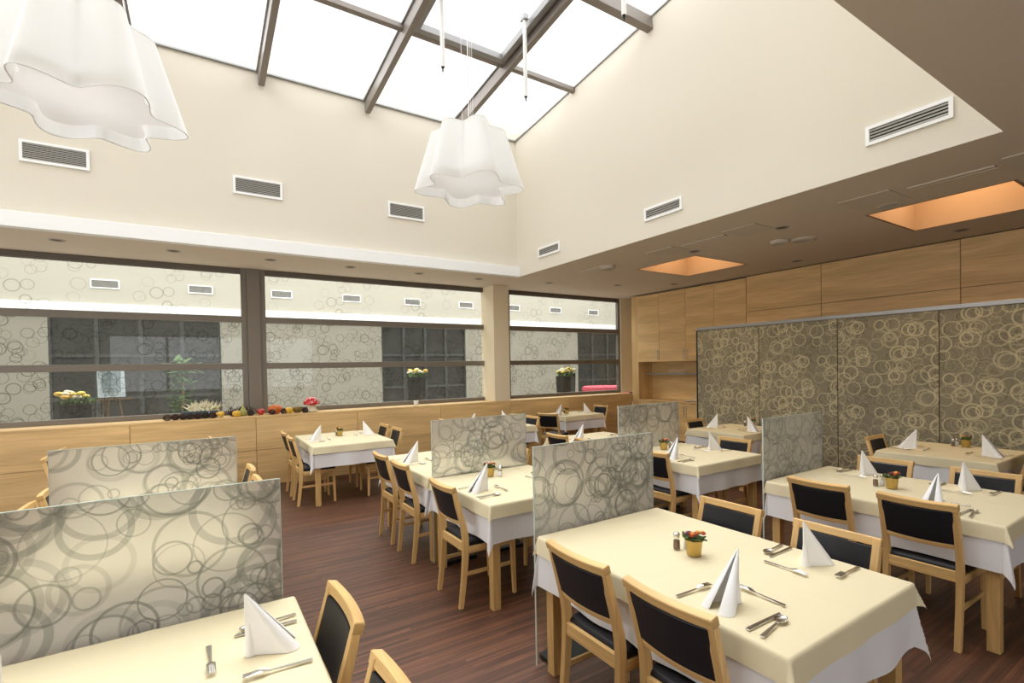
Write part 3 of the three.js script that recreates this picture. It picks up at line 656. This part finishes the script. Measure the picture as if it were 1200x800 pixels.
// draped cloth: flat on the table, hanging at the sides, flared in points at the corners
function drape(w, l, d, { slope = 0.05, flare = 0.36, wave = 0, seed = 1, creases = true, step = 0.02, tight = 0 } = {}) {
  const r = rng(seed), ph = [r() * 6, r() * 6, r() * 6, r() * 6];
  const line = (half) => { const a = [], n = Math.max(4, Math.ceil(2 * half / step)); for (let i = 0; i <= n; i++) a.push(-half + 2 * half * i / n); const s = []; const k = Math.max(8, Math.ceil(d / 0.014)); for (let i = 1; i <= k; i++) s.push(half + d * (i / k) ** 1.3); return [...s.map((v) => -v).reverse(), ...a, ...s]; };
  const U = line(w / 2), V = line(l / 2), pos = [], uv = [], idx = [], rad = 0.012;
  for (const v of V) for (const u of U) {
    const a = Math.max(Math.abs(u) - w / 2, 0), b = Math.max(Math.abs(v) - l / 2, 0), sx = Math.sign(u), sz = Math.sign(v), R = Math.hypot(a, b) * (1 - 0.1 * Math.sin(2 * Math.atan2(b, a)) ** 2 * Math.min(1, Math.hypot(a, b) / d));
    let x = u, y = 0, z = v;
    if (R > 1e-6) {
      const phi = Math.atan2(b, a), k = slope + flare * Math.sin(2 * phi) ** 2;
      const edge = Math.min(R, rad * 1.57), round = rad * Math.sin(edge / rad), fall = rad * (1 - Math.cos(edge / rad)), rest = Math.max(0, R - rad * 1.57);
      const wv = wave * Math.min(1, rest / d) * (a > 0 && b > 0 ? 0.6 : 1) * Math.sin((a >= b ? v : u) * (13 + 3 * Math.sin(ph[0])) + ph[a >= b ? (sx > 0 ? 0 : 1) : (sz > 0 ? 2 : 3)] + 1.2 * Math.sin((a >= b ? v : u) * 5));
      const out = round + rest * k + wv, dn = fall + rest * Math.sqrt(1 - k * k);
      const sq = tight === 2 || tight === sz ? 0.3 : 1;
      x = sx * Math.min(Math.abs(u), w / 2) + sx * out * Math.cos(phi); z = sz * Math.min(Math.abs(v), l / 2) + sz * out * sq * Math.sin(phi); y = -dn;
    } else if (creases) {
      const ridge = (q) => 0.0034 * Math.exp(-((q / 0.012) ** 2));
      y += ridge(u - 0.01) + ridge(v - 0.02) + ridge(Math.abs(v) - l * 0.36) * 0.6;
      y += 0.0012 * (Math.sin(u * 7 + ph[1]) * Math.sin(v * 6 + ph[2]) + 1);
    }
    pos.push(x, y, z); uv.push(u, v);
  }
  const nu = U.length;
  for (let j = 0; j + 1 < V.length; j++) for (let i = 0; i + 1 < nu; i++) { const p = j * nu + i; idx.push(p, p + nu, p + 1, p + 1, p + nu, p + nu + 1); }
  const g = new THREE.BufferGeometry();
  g.setAttribute('position', new THREE.Float32BufferAttribute(pos, 3)); g.setAttribute('uv', new THREE.Float32BufferAttribute(uv, 2)); g.setIndex(idx); g.computeVertexNormals();
  return g;
}
const tableKinds = new Map();
function tableKind(w, l, tight) {
  const key = `${w}x${l}x${tight}`;
  if (!tableKinds.has(key)) {
    tableKinds.set(key, {
      white: [0, 1].map((s) => drape(w + 0.006, l + 0.006, 0.272, { slope: 0.05, flare: 0.15, wave: 0.012, seed: 3 + s * 7, creases: false, step: 0.04, tight })),
      cream: [0, 1].map((s) => drape(w + 0.022, l + 0.022, 0.1, { slope: 0.12, flare: 0.3, wave: 0.004, seed: 5 + s * 9, tight })),
      top: bx(w, 0.03, l, 0, 0.735, 0, 'z', 0.004), railX: bx(w - 0.16, 0.07, 0.02, 0, 0.685, 0, 'x'), railZ: bx(0.02, 0.07, l - 0.16, 0, 0.685, 0, 'z'),
    });
  }
  return tableKinds.get(key);
}
const tableLeg = bx(0.06, 0.72, 0.06, 0, 0.36, 0, 'y', 0.003);
let tableNo = 0;
function table(x0, x1, z0, z1, desc, tight = 0) {
  const w = x1 - x0, l = z1 - z0, cx = (x0 + x1) / 2, cz = (z0 + z1) / 2, k = tableKind(+w.toFixed(3), +l.toFixed(3), tight);
  const t = thing('dining_table', `beech dining table under cloths, ${desc}`, 'table', [cx, 0, cz], 0, 'clothed dining tables');
  mesh('table_top', k.top, M.beech, t);
  for (const s of [-1, 1]) { mesh('apron', k.railX, M.beech, t).position.z = s * (l / 2 - 0.04); mesh('apron', k.railZ, M.beech, t).position.x = s * (w / 2 - 0.04); }
  for (const sx of [-1, 1]) for (const sz of [-1, 1]) mesh('leg', tableLeg, M.beech, t).position.set(sx * (w / 2 - 0.045), 0, sz * (l / 2 - 0.045));
  const v = tableNo++ % 2;
  const u = mesh('tablecloth', k.white[v], M.linen); u.position.set(cx, 0.7525, cz);
  tag(u, `white under-cloth hanging to seat height, ${desc}`, 'tablecloth', 'white under-cloths');
  const c = mesh('overcloth', k.cream[v], M.cream); c.position.set(cx, 0.7565, cz);
  tag(c, `cream top cloth with short overhang, ${desc}`, 'tablecloth', 'cream top cloths');
  return t;
}
const TOP = 0.7585;   // upper face of the cloths

// napkin: a folded sail of two triangular flaps standing on a common upright fold, +x towards the diner
function napkinGeo() {
  const H = 0.21, L = 0.16, out = [];
  const flap = (ang, curl) => {   // from the upright fold outwards, the end rolled inwards
    const n = 22, m = 12, th = 0.002, pos = [], idx = [], geo = new THREE.BufferGeometry();
    for (const side of [-1, 1]) for (let j = 0; j <= m; j++) for (let i = 0; i <= n; i++) {
      const v = Math.min(j / m, 0.985), S = L * (1 - v), s = i / n, str = 0.62;
      let x = 0, z = 0, dir = ang;
      const N = 24;
      for (let q = 0; q < N; q++) { const u = (q + 0.5) / N * s; dir = ang + (u > str ? curl * (u - str) / (1 - str) : 0.18 * Math.sign(ang) * (u / str - 0.5)); x += Math.cos(dir) * S * 1.3 * s / N; z += Math.sin(dir) * S * 1.3 * s / N; }
      pos.push(x - Math.sin(dir) * th * side, H * v, z + Math.cos(dir) * th * side);
    }
    const st = n + 1, off = (m + 1) * st;
    for (let j = 0; j < m; j++) for (let i = 0; i < n; i++) { const p = j * st + i; idx.push(p, p + st, p + 1, p + 1, p + st, p + st + 1); const q = p + off; idx.push(q, q + 1, q + st, q + 1, q + st + 1, q + st); }
    for (let j = 0; j < m; j++) { const p = j * st + n, q = p + off; idx.push(p, p + st, q, q, p + st, q + st); const e = j * st, f = e + off; idx.push(e, f, e + st, f, f + st, e + st); }
    geo.setAttribute('position', new THREE.Float32BufferAttribute(pos, 3)); geo.setIndex(idx); geo.computeVertexNormals();
    return geo;
  };
  out.push(flap(0.5, -2.5), flap(-0.5, 2.5));
  // rolled inner fold against the spine
  const roll = new THREE.ConeGeometry(0.018, H * 0.96, 12, 1, true); roll.translate(0.014, H * 0.48, 0); out.push(roll);
  return merge(out);
}
function bend(g, fn) { const p = g.attributes.position; for (let i = 0; i < p.count; i++) p.setY(i, p.getY(i) + fn(p.getX(i), p.getZ(i))); g.computeVertexNormals(); return g; }
function flat(shape, th = 0.0018) { const g = new THREE.ExtrudeGeometry(shape, { depth: th, bevelEnabled: true, bevelSize: 0.0006, bevelThickness: 0.0006, bevelSegments: 1, curveSegments: 8 }); g.rotateX(-Math.PI / 2); return g; }
// cutlery lies along x, tip at -x, handle end at +x, length about 0.2
const forkGeo = (() => {
  const s = new THREE.Shape(); s.moveTo(0.1, -0.008); s.lineTo(0.1, 0.008); s.lineTo(-0.02, 0.0032); s.lineTo(-0.042, 0.0125);
  const t = [0.0125, 0.0075, 0.0058, 0.0010, -0.0010, -0.0058, -0.0075, -0.0125];
  for (let k = 0; k < 4; k++) { s.lineTo(-0.098, t[2 * k]); s.lineTo(-0.098, t[2 * k + 1] > t[2 * k] ? t[2 * k] : t[2 * k + 1] + 0.001); if (k < 3) { s.lineTo(-0.055, t[2 * k + 1]); s.lineTo(-0.055, t[2 * k + 2]); } }
  s.lineTo(-0.042, -0.0125); s.lineTo(-0.02, -0.0032); s.closePath();
  return bend(flat(s), (x) => 0.002 + (x < -0.01 ? 0.012 * Math.sin(Math.min(1, (-0.01 - x) / 0.088) * 2.6) : 0.004 * Math.sin(Math.max(0, x) / 0.1 * 3)));
})();
const knifeGeo = (() => { const s = new THREE.Shape(); s.moveTo(0.1, -0.008); s.lineTo(0.1, 0.008); s.lineTo(0.0, 0.0065); s.lineTo(-0.09, 0.009); s.quadraticCurveTo(-0.105, 0.004, -0.106, -0.006); s.lineTo(0, -0.0075); s.closePath(); const g = flat(s, 0.003); g.translate(0, 0.0006, 0); return g; })();
const spoonGeo = (() => {
  const s = new THREE.Shape(); s.moveTo(0.1, -0.008); s.lineTo(0.1, 0.008); s.lineTo(-0.03, 0.003); s.lineTo(-0.03, -0.003); s.closePath();
  const h = bend(flat(s), (x) => 0.002 + 0.004 * Math.sin(Math.max(0, x) / 0.1 * 3) + (x < 0 ? 0.004 * (-x / 0.03) : 0));
  const b = new THREE.SphereGeometry(1, 20, 10, 0, Math.PI * 2, Math.PI / 2, Math.PI / 2); b.scale(0.034, 0.009, 0.021); b.translate(-0.06, 0.0098, 0);
  const b2 = b.clone(); b2.scale(1, 0.92, 1); b2.translate(0, 0.0016, 0);
  return merge([h, b, b2]);
})();
const NAP = napkinGeo();

// one place setting; side: +1 diner sits towards +x, -1 towards -x, 'z' values turn the frame
let plateOff = rng(99);
function setting(x, z, turn, desc, groupOn = true) {
  const c = Math.cos(turn), s = Math.sin(turn);
  const at = (lx, lz) => [x + lx * c + lz * s, TOP, z - lx * s + lz * c];
  const j = () => (plateOff() - 0.5);
  const put = (name, geo, mat, lx, lz, rot, label, cat, group) => { const m = mesh(name, geo, mat); const p = at(lx, lz); m.position.set(p[0], TOP + (name === 'napkin' ? 0.0005 : 0.003), p[2]); m.rotation.y = turn + rot; tag(m, label, cat, group); return m; };
  put('napkin', NAP, M.napkin, 0, 0, j() * 0.14, `white napkin folded upright, ${desc}`, 'napkin', 'upright napkins');
  put('fork', forkGeo, M.steel, 0.08, 0.15, j() * 0.12, `steel fork beside napkin, ${desc}`, 'fork', 'table forks');
  put('knife', knifeGeo, M.steel, 0.08, -0.15, j() * 0.1, `steel knife beside napkin, ${desc}`, 'knife', 'table knives');
  put('spoon', spoonGeo, M.steel, 0.085, -0.19, 0.12 + j() * 0.1, `steel spoon by knife, ${desc}`, 'spoon', 'table spoons');
  put('dessert_fork', forkGeo, M.steel, -0.1, -0.03, Math.PI / 2 + j() * 0.15, `crosswise dessert fork, ${desc}`, 'fork', 'dessert forks');
}
function makePot() {
  const t = thing('flower_pot', '', 'flower pot', [0, 0, 0], 0, 'small flower pots on the tables'), r = rng(61);
  mesh('pot', lathe([[0, 0.001], [0.03, 0.001], [0.033, 0.004], [0.041, 0.072], [0.043, 0.074], [0.043, 0.08], [0.039, 0.08], [0.037, 0.07], [0, 0.07]], 32), M.brass, t);
  const lg = [];
  for (let k = 0; k < 46; k++) { const g = new THREE.SphereGeometry(0.013, 6, 4); g.scale(1.3, 0.25, 0.7); g.translate(0.01, 0, 0); g.rotateZ((r() - 0.3) * 1.4); g.rotateY(r() * 6.283); const a = r() * 6.283, q = 0.045 * Math.sqrt(r()); g.translate(q * Math.cos(a), 0.082 + 0.03 * r() * (1.2 - q / 0.06), q * Math.sin(a)); lg.push(g); }
  mesh('foliage', lg, M.leaf, t);
  const cols = [M.flowerRed, M.flowerOrange, M.flowerPurple, M.flowerYellow, M.flowerRed, M.flowerPurple];
  for (let k = 0; k < 12; k++) { const f = mesh('flower', new THREE.IcosahedronGeometry(0.008 + 0.005 * r(), 1), cols[k % 6], t); const a = r() * 6.283, q = 0.046 * Math.sqrt(r()); f.position.set(q * Math.cos(a), 0.108 + 0.014 * r(), q * Math.sin(a)); f.scale.y = 0.7; }
  return t;
}
function makeShaker(kind) {
  const t = thing(kind + '_shaker', '', 'shaker', [0, 0, 0], 0, kind + ' shakers');
  mesh('bottle', lathe([[0, 0.001], [0.017, 0.001], [0.019, 0.005], [0.018, 0.05], [0.014, 0.062]], 20), M.clearGlass, t);
  mesh('filling', lathe([[0, 0.003], [0.0155, 0.003], [0.0165, 0.006], [0.0155, 0.046], [0, 0.046]], 20), kind === 'salt' ? M.salt : M.pepper, t);
  mesh('cap', lathe([[0.0145, 0.06], [0.0165, 0.061], [0.0165, 0.078], [0.012, 0.084], [0, 0.085]], 20), M.steel, t);
  return t;
}
let potProto, saltProto, pepperProto;
function centre(x, z, desc, dir = [0, 1]) {
  const lay = (proto, make, px, pz, label) => { const p = [px, TOP + 0.0025, pz]; if (!proto) { proto = make(); proto.position.set(...p); proto.userData.label = label; } else dup(proto, label, null, p, px * 3); return proto; };
  potProto = lay(potProto, makePot, x, z, `brass pot of autumn flowers, ${desc}`);
  const [dx, dz] = dir, n = [-dz, dx];
  saltProto = lay(saltProto, () => makeShaker('salt'), x + dx * 0.085 + n[0] * 0.03, z + dz * 0.085 + n[1] * 0.03, `glass salt shaker beside flower pot, ${desc}`);
  pepperProto = lay(pepperProto, () => makeShaker('pepper'), x + dx * 0.1 - n[0] * 0.022, z + dz * 0.1 - n[1] * 0.022, `glass pepper shaker beside flower pot, ${desc}`);
}
let chairProto;
function chair(x, z, turn, desc) {   // (x, z) = middle of the seat
  const label = `beech chair, ${desc}`;
  if (!chairProto) { chairProto = makeChair(); chairProto.position.set(x, 0, z); chairProto.rotation.y = turn; chairProto.userData.label = label; chairProto.userData.group = 'dining chairs'; }
  else dup(chairProto, label, 'dining chairs', [x, 0, z], turn);
}
let screenNo = 0;
function screen(x0, x1, z, desc) {
  const w = x1 - x0, h = 1.235, t = thing('glass_screen', `ring-printed glass screen ${desc}`, 'screen', [(x0 + x1) / 2, 0, z], 0, 'ring-printed glass screens');
  const low = 0.72, ph = h - low, o = screenNo++ * 0.37;
  const g = new THREE.BoxGeometry(w, ph, 0.01), uv = g.attributes.uv, p = g.attributes.position;
  for (let i = 0; i < uv.count; i++) uv.setXY(i, p.getX(i) + o, p.getY(i) / 1.25 + o * 0.6);
  g.translate(0, h + 0.015 - ph / 2, 0);
  tag(mesh('printed_pane', g, M.screen, t), 'frosted upper glass printed with grey rings');
  tag(mesh('lower_pane', new THREE.BoxGeometry(w, low, 0.01).translate(0, 0.015 + low / 2 - 0.001, 0), M.screenGlass, t), 'clear lower glass');
  mesh('edge', [span(-w / 2 - 0.003, -w / 2, 0.015, h + 0.015, -0.0055, 0.0055), span(w / 2, w / 2 + 0.003, 0.015, h + 0.015, -0.0055, 0.0055), span(-w / 2 - 0.003, w / 2 + 0.003, h + 0.015, h + 0.018, -0.0055, 0.0055)], M.screenEdge, t);
  for (const s of [-1, 1]) {
    const f = mesh('foot', bx(0.3, 0.03, 0.16, s * 0.26, 0.0155, 0, 'x', 0.005), M.darkmetal, t);
    for (const q of [-1, 1]) mesh('bolt', cyl(0.009, 0.007, 0.014, s * 0.26 + q * 0.12, 0.036, 0.05, 12), M.steel, f);
  }
}

/* ------------------------------------------------ layout */
const rows = {
  A: { x: [-0.66, 0.3], name: 'row farthest from partition' },
  B: { x: [1.59, 2.525], name: 'middle row' },
  C: { x: [3.83, 4.79], name: 'row nearest partition' },
};
// (1) four-seat end tables away from the windows
for (const [k, r] of Object.entries(rows)) {
  const [x0, x1] = r.x, d = `end table of ${r.name}`;
  table(x0, x1, -2.23, -0.87, d, -1);
  const zf = { A: [-1.85, -1.25], B: [-1.72, -1.21], C: [-1.78, -1.215] }[k], zr = { A: [-1.845, -1.26], B: [-1.8, -1.22], C: [-1.857, -1.22] }[k];
  zf.forEach((z, i) => chair(x0 + 0.09, z, 0, `side away from partition, ${i ? 'far from' : 'beside'} screen, ${d}`));
  zr.forEach((z, i) => chair(x1 - (k === 'A' ? 0.14 : 0.112), z, Math.PI, `side facing partition, ${i ? 'far from' : 'beside'} screen, ${d}`));
  screen({ A: -0.7, B: 1.575, C: 3.825 }[k], { A: 0.275, B: 2.535, C: 4.75 }[k], -2.275, `behind the ${d}`);
  const n = { A: -1.855, B: -1.2, C: -1.25 }[k];
  setting(x0 + 0.2, n + 0.03, Math.PI, `side away from partition, ${d}`);
  setting(x1 - 0.19, n, 0, `side facing partition, ${d}`);
  if (k !== 'A') centre((x0 + x1) / 2 - 0.02, -1.57, d, [0.2, -0.98]);
}
setting(4.6, -1.89, 0, 'beside screen facing partition, end table of row nearest partition');
// (2) two-seat tables between the screens, and (3) four-seat tables behind them
const inner = { A: [-0.775, 0.2], B: [1.685, 2.66], C: [3.9, 4.89] };
for (const [k, [x0, x1]] of Object.entries(inner)) {
  const d2 = `two-seat table of ${rows[k].name}`, d4 = `window-end table of ${rows[k].name}`;
  table(x0, x1, -3.935, -2.955, d2, -1);
  if (k !== 'A') {
    chair(x0 + 0.07, -3.33, 0, `side away from partition, ${d2}`);
    chair(x1 - 0.1, -3.33, Math.PI, `side facing partition, ${d2}`);
    setting(x0 + 0.18, -3.32, Math.PI, `side away from partition, ${d2}`);
    setting(x1 - 0.2, -3.4, 0, `side facing partition, ${d2}`);
    centre((x0 + x1) / 2 - 0.06, -3.72, d2, [0.95, 0.3]);
  }
  screen(x0 + 0.005, x1 + 0.01, -3.98, `between two-seat and window-end tables of ${rows[k].name}`);
  table(x0, x1, -5.28, -4.025, d4, 1);
  [-4.3, -4.86].forEach((z, i) => {
    chair(x0 + 0.09, z, 0, `side away from partition, ${i ? 'far from' : 'beside'} screen, ${d4}`);
    chair(x1 - 0.1, z - 0.05, Math.PI, `side facing partition, ${i ? 'far from' : 'beside'} screen, ${d4}`);
  });
  if (k !== 'A') {
    setting(x0 + 0.2, -4.8, Math.PI, `side away from partition, ${d4}`);
    setting(x1 - 0.2, -4.75, 0, `side facing partition, ${d4}`);
  }
}
// (4) tables below the windows
const winTables = [
  [-1.12, -0.12, -7.83, -6.52, 'window table below the planter'],
  [1.195, 2.185, -7.83, -6.52, 'window table below the toadstool'],
  [3.62, 4.6, -7.83, -6.6, 'window table beside the column'],
];
for (const [x0, x1, z0, z1, d] of winTables) {
  table(x0, x1, z0, z1, d);
  [z1 - 0.36, z0 + 0.36].forEach((z, i) => {
    chair(x0 + 0.05, z, 0, `side away from partition, ${i ? 'next to parapet' : 'away from parapet'}, ${d}`);
    chair(x1 - 0.05, z, Math.PI, `side facing partition, ${i ? 'next to parapet' : 'away from parapet'}, ${d}`);
  });
  if (x0 > 0) {
    setting(x0 + 0.2, z1 - 0.58, Math.PI, `side away from partition, ${d}`);
    setting(x1 - 0.18, z1 - 0.72, 0, `side facing partition, ${d}`);
  }
  if (x0 > 0 && x0 < 3) centre((x0 + x1) / 2 + 0.01, z1 - 0.82, d, [0, -1]);
}
// (5) corner table by the cabinets
{
  const d = 'corner table beside the cabinets';
  table(5.86, 6.79, -8.12, -7.36, d);
  chair(5.53, -7.3, 0.5, `side away from cabinets, ${d}`);
  chair(6.97, -7.85, Math.PI + 0.08, `side facing cabinets, ${d}`);
  setting(6.03, -7.7, Math.PI, `side away from cabinets, ${d}`);
  setting(6.6, -7.7, 0, `side facing cabinets, ${d}`);
  centre(6.2, -7.75, d, [0.3, -0.9]);
}
// (6) tables standing along the tall partition
for (const [z0, z1, d] of [[-2.33, -1.43, 'table along partition far from cabinets'], [-4.72, -3.87, 'table along partition near cabinets']]) {
  const x0 = 6.05, x1 = 7.05, cz = (z0 + z1) / 2;
  table(x0, x1, z0, z1, d);
  chair(6.38, z0 + 0.1, -Math.PI / 2, `end towards the windows, ${d}`);
  chair(6.5, z1 - 0.08, Math.PI / 2, `end away from the windows, ${d}`);
  setting(6.44, z0 + 0.2, Math.PI / 2, `end towards the windows, ${d}`);
  setting(6.44, z1 - 0.18, -Math.PI / 2, `end away from the windows, ${d}`);
  centre(6.92, cz + 0.02, d, [0, -1]);
}

/* ------------------------------------------------ autumn things on the sill */
{
  const Y = 1.05, ZS = -8.42;
  const pl = thing('planter', 'slate planter box with dried cream flowers on the sill', 'planter', [0.0, Y, ZS - 0.1]), r = rng(17);
  mesh('box', bx(0.44, 0.1, 0.14, 0, 0.051, 0, 'x', 0.006), M.slate, pl);
  const dry = [];
  for (let k = 0; k < 90; k++) { const g = new THREE.ConeGeometry(0.012 + 0.01 * r(), 0.1 + 0.1 * r(), 5); g.translate(0, 0.05, 0); g.rotateZ((r() - 0.5) * 2); g.rotateX((r() - 0.5) * 1.6); const x = (r() - 0.35) * 0.34; g.translate(x, 0.1 + 0.08 * r() * Math.max(0, 1 - Math.abs(x - 0.04) / 0.2), (r() - 0.5) * 0.1); dry.push(g); }
  mesh('dried_flowers', dry, M.ivory, pl);
  for (let k = 0; k < 9; k++) { const f = mesh('bloom', new THREE.IcosahedronGeometry(0.022 + 0.012 * r(), 1), [M.ivory, M.gourdGreen, M.salt][k % 3], pl); f.position.set((r() - 0.4) * 0.34, 0.12 + 0.04 * r(), 0.05 * r()); f.scale.y = 0.6; }
  // pine cones in a loose row
  const coneGeo = (() => { const L = []; for (let k = 0; k < 8; k++) for (let i = 0; i < 7; i++) { const g = new THREE.TetrahedronGeometry(0.016, 0); g.scale(1, 0.6, 1); const R = 0.034 * Math.sin((k + 0.8) / 8.6 * Math.PI) + 0.004, a = (i + (k % 2) / 2) / 7 * 6.283; g.rotateY(-a); g.translate(R * Math.cos(a), (k - 3.5) * 0.013, R * Math.sin(a)); L.push(g); } const g = merge(L); g.rotateZ(Math.PI / 2); return g; })();
  const coneX = [-0.38, -0.29, -0.2, -0.11, -0.02, 0.07, 0.16, 0.42, 0.65, 0.93, 1.1, 1.4], coneZ = [0.09, 0.07, 0.1, 0.07, 0.1, 0.07, 0.1, 0.0, 0.05, 0.13, 0.1, 0.12];
  coneX.forEach((x, i) => { const m = mesh('pine_cone', coneGeo, M.cone); m.position.set(x, Y + 0.04, ZS + coneZ[i]); m.rotation.y = i * 1.3; tag(m, 'dark brown pine cone in the row along the sill', 'pine cone', 'pine cones on the sill'); });
  const twigs = []; for (let k = 0; k < 26; k++) { const x = 0.36 + r() * 0.28, a = r() * 6.28; twigs.push(tube([[x, 0.01, -0.03 + 0.08 * r()], [x + 0.08 * Math.cos(a), 0.06 + 0.08 * r(), 0.05 * Math.sin(a)], [x + 0.16 * Math.cos(a), 0.03, 0.1 * Math.sin(a)]], 0.005, 6, 5)); }
  const tw = mesh('twig_bundle', twigs, M.cone); tw.position.set(0, Y, ZS - 0.14); tag(tw, 'tangle of dark twigs on the sill before the mullion', 'twigs');
  const gourd = (name, pts, mat, x, z, lie, label) => { const t = thing(name, label, 'gourd', [x, Y, z]); const sp = new THREE.SplineCurve(pts.map(([a, b]) => new THREE.Vector2(a, b))).getPoints(18).map((v) => [Math.max(0.001, v.x), v.y]); const g = lathe(sp, 32); const p = g.attributes.position; for (let i = 0; i < p.count; i++) { const a = Math.atan2(p.getZ(i), p.getX(i)), f = 1 + 0.06 * Math.cos(8 * a); p.setX(i, p.getX(i) * f); p.setZ(i, p.getZ(i) * f); } g.computeVertexNormals(); const b = mesh('body', g, mat, t); const st = mesh('stalk', tube([[0, pts[pts.length - 1][1] - 0.005, 0], [0.006, pts[pts.length - 1][1] + 0.02, 0], [0.018, pts[pts.length - 1][1] + 0.03, 0]], 0.006, 6, 6), M.stalk, b); if (lie) { b.rotation.z = lie; b.position.y = pts[2][0] * 1.04; } return t; };
  const ball = (R, f) => [[0.001, 0], [R * 0.6, 0.1 * R * f], [R, 0.8 * R * f], [R * 0.8, 1.4 * R * f], [R * 0.3, 1.62 * R * f], [0.001, 1.55 * R * f]];
  const pear = (R) => [[0.001, 0], [R * 0.7, 0.1 * R], [R, 0.8 * R], [R * 0.75, 1.5 * R], [R * 0.42, 2.1 * R], [R * 0.3, 2.5 * R], [0.001, 2.6 * R]];
  gourd('pumpkin', ball(0.1, 0.85), M.pumpkin, 0.99, ZS - 0.03, 0, 'orange red pumpkin on the sill beside the mullion');
  gourd('gourd', pear(0.042), M.gourd, 0.3, ZS + 0.1, 1.4, 'long yellow gourd lying on sill before planter window');
  gourd('gourd', ball(0.055, 1), M.gourd, 0.46, ZS + 0.1, 0, 'round yellow gourd on the sill before the mullion');
  gourd('gourd', pear(0.055), M.gourdGreen, 0.55, ZS, 0, 'pale green pear gourd on the sill before the mullion');
  gourd('gourd', ball(0.06, 1), M.gourd, 1.17, ZS + 0.08, 0, 'yellow gourd on the sill between pumpkin and toadstool');
  gourd('gourd', ball(0.08, 0.8), M.gourdBrown, 1.31, ZS - 0.02, 0, 'mottled olive gourd on the sill beside the toadstool');
  const ap = thing('apple', 'shiny red apple on the sill before the mullion', 'apple', [0.79, Y, ZS + 0.0]);
  const ab = mesh('body', lathe([[0.001, 0.008], [0.03, 0.002], [0.055, 0.04], [0.05, 0.078], [0.02, 0.092], [0.001, 0.08]], 24), M.red, ap); mesh('stalk', cyl(0.003, 0.002, 0.03, 0, 0.095, 0, 6), M.stalk, ab);
  const ms = thing('toadstool', 'red spotted toadstool ornament on the window sill', 'ornament', [1.52, Y, ZS]);
  mesh('stem', lathe([[0.001, 0.001], [0.085, 0.001], [0.09, 0.02], [0.062, 0.07], [0.055, 0.12], [0.001, 0.12]], 28), M.ivory, ms);
  const cap = mesh('cap', lathe([[0.001, 0.11], [0.06, 0.112], [0.12, 0.12], [0.128, 0.14], [0.11, 0.185], [0.07, 0.225], [0.03, 0.24], [0.001, 0.243]], 32), M.red, ms);
  for (const [a, h] of [[1.2, 0.19], [2.0, 0.215], [0.4, 0.2], [1.7, 0.15], [2.7, 0.18], [0.9, 0.145]]) { const R = Math.sqrt(Math.max(0, 1 - ((h - 0.12) / 0.124) ** 2)) * 0.122; const d = mesh('spot', new THREE.SphereGeometry(0.013, 10, 8), M.salt, cap); d.position.set(R * Math.cos(a), h, R * Math.sin(a)); d.scale.set(1, 0.7, 1); }
  const cup = thing('candle_cup', 'small white candle cup alone on the window sill', 'cup', [3.28, Y, ZS + 0.02]);
  mesh('cup', lathe([[0.001, 0.001], [0.035, 0.001], [0.045, 0.09], [0.041, 0.09], [0.034, 0.07], [0.001, 0.07]], 24), M.salt, cup);
}

renderer.render(scene, camera);
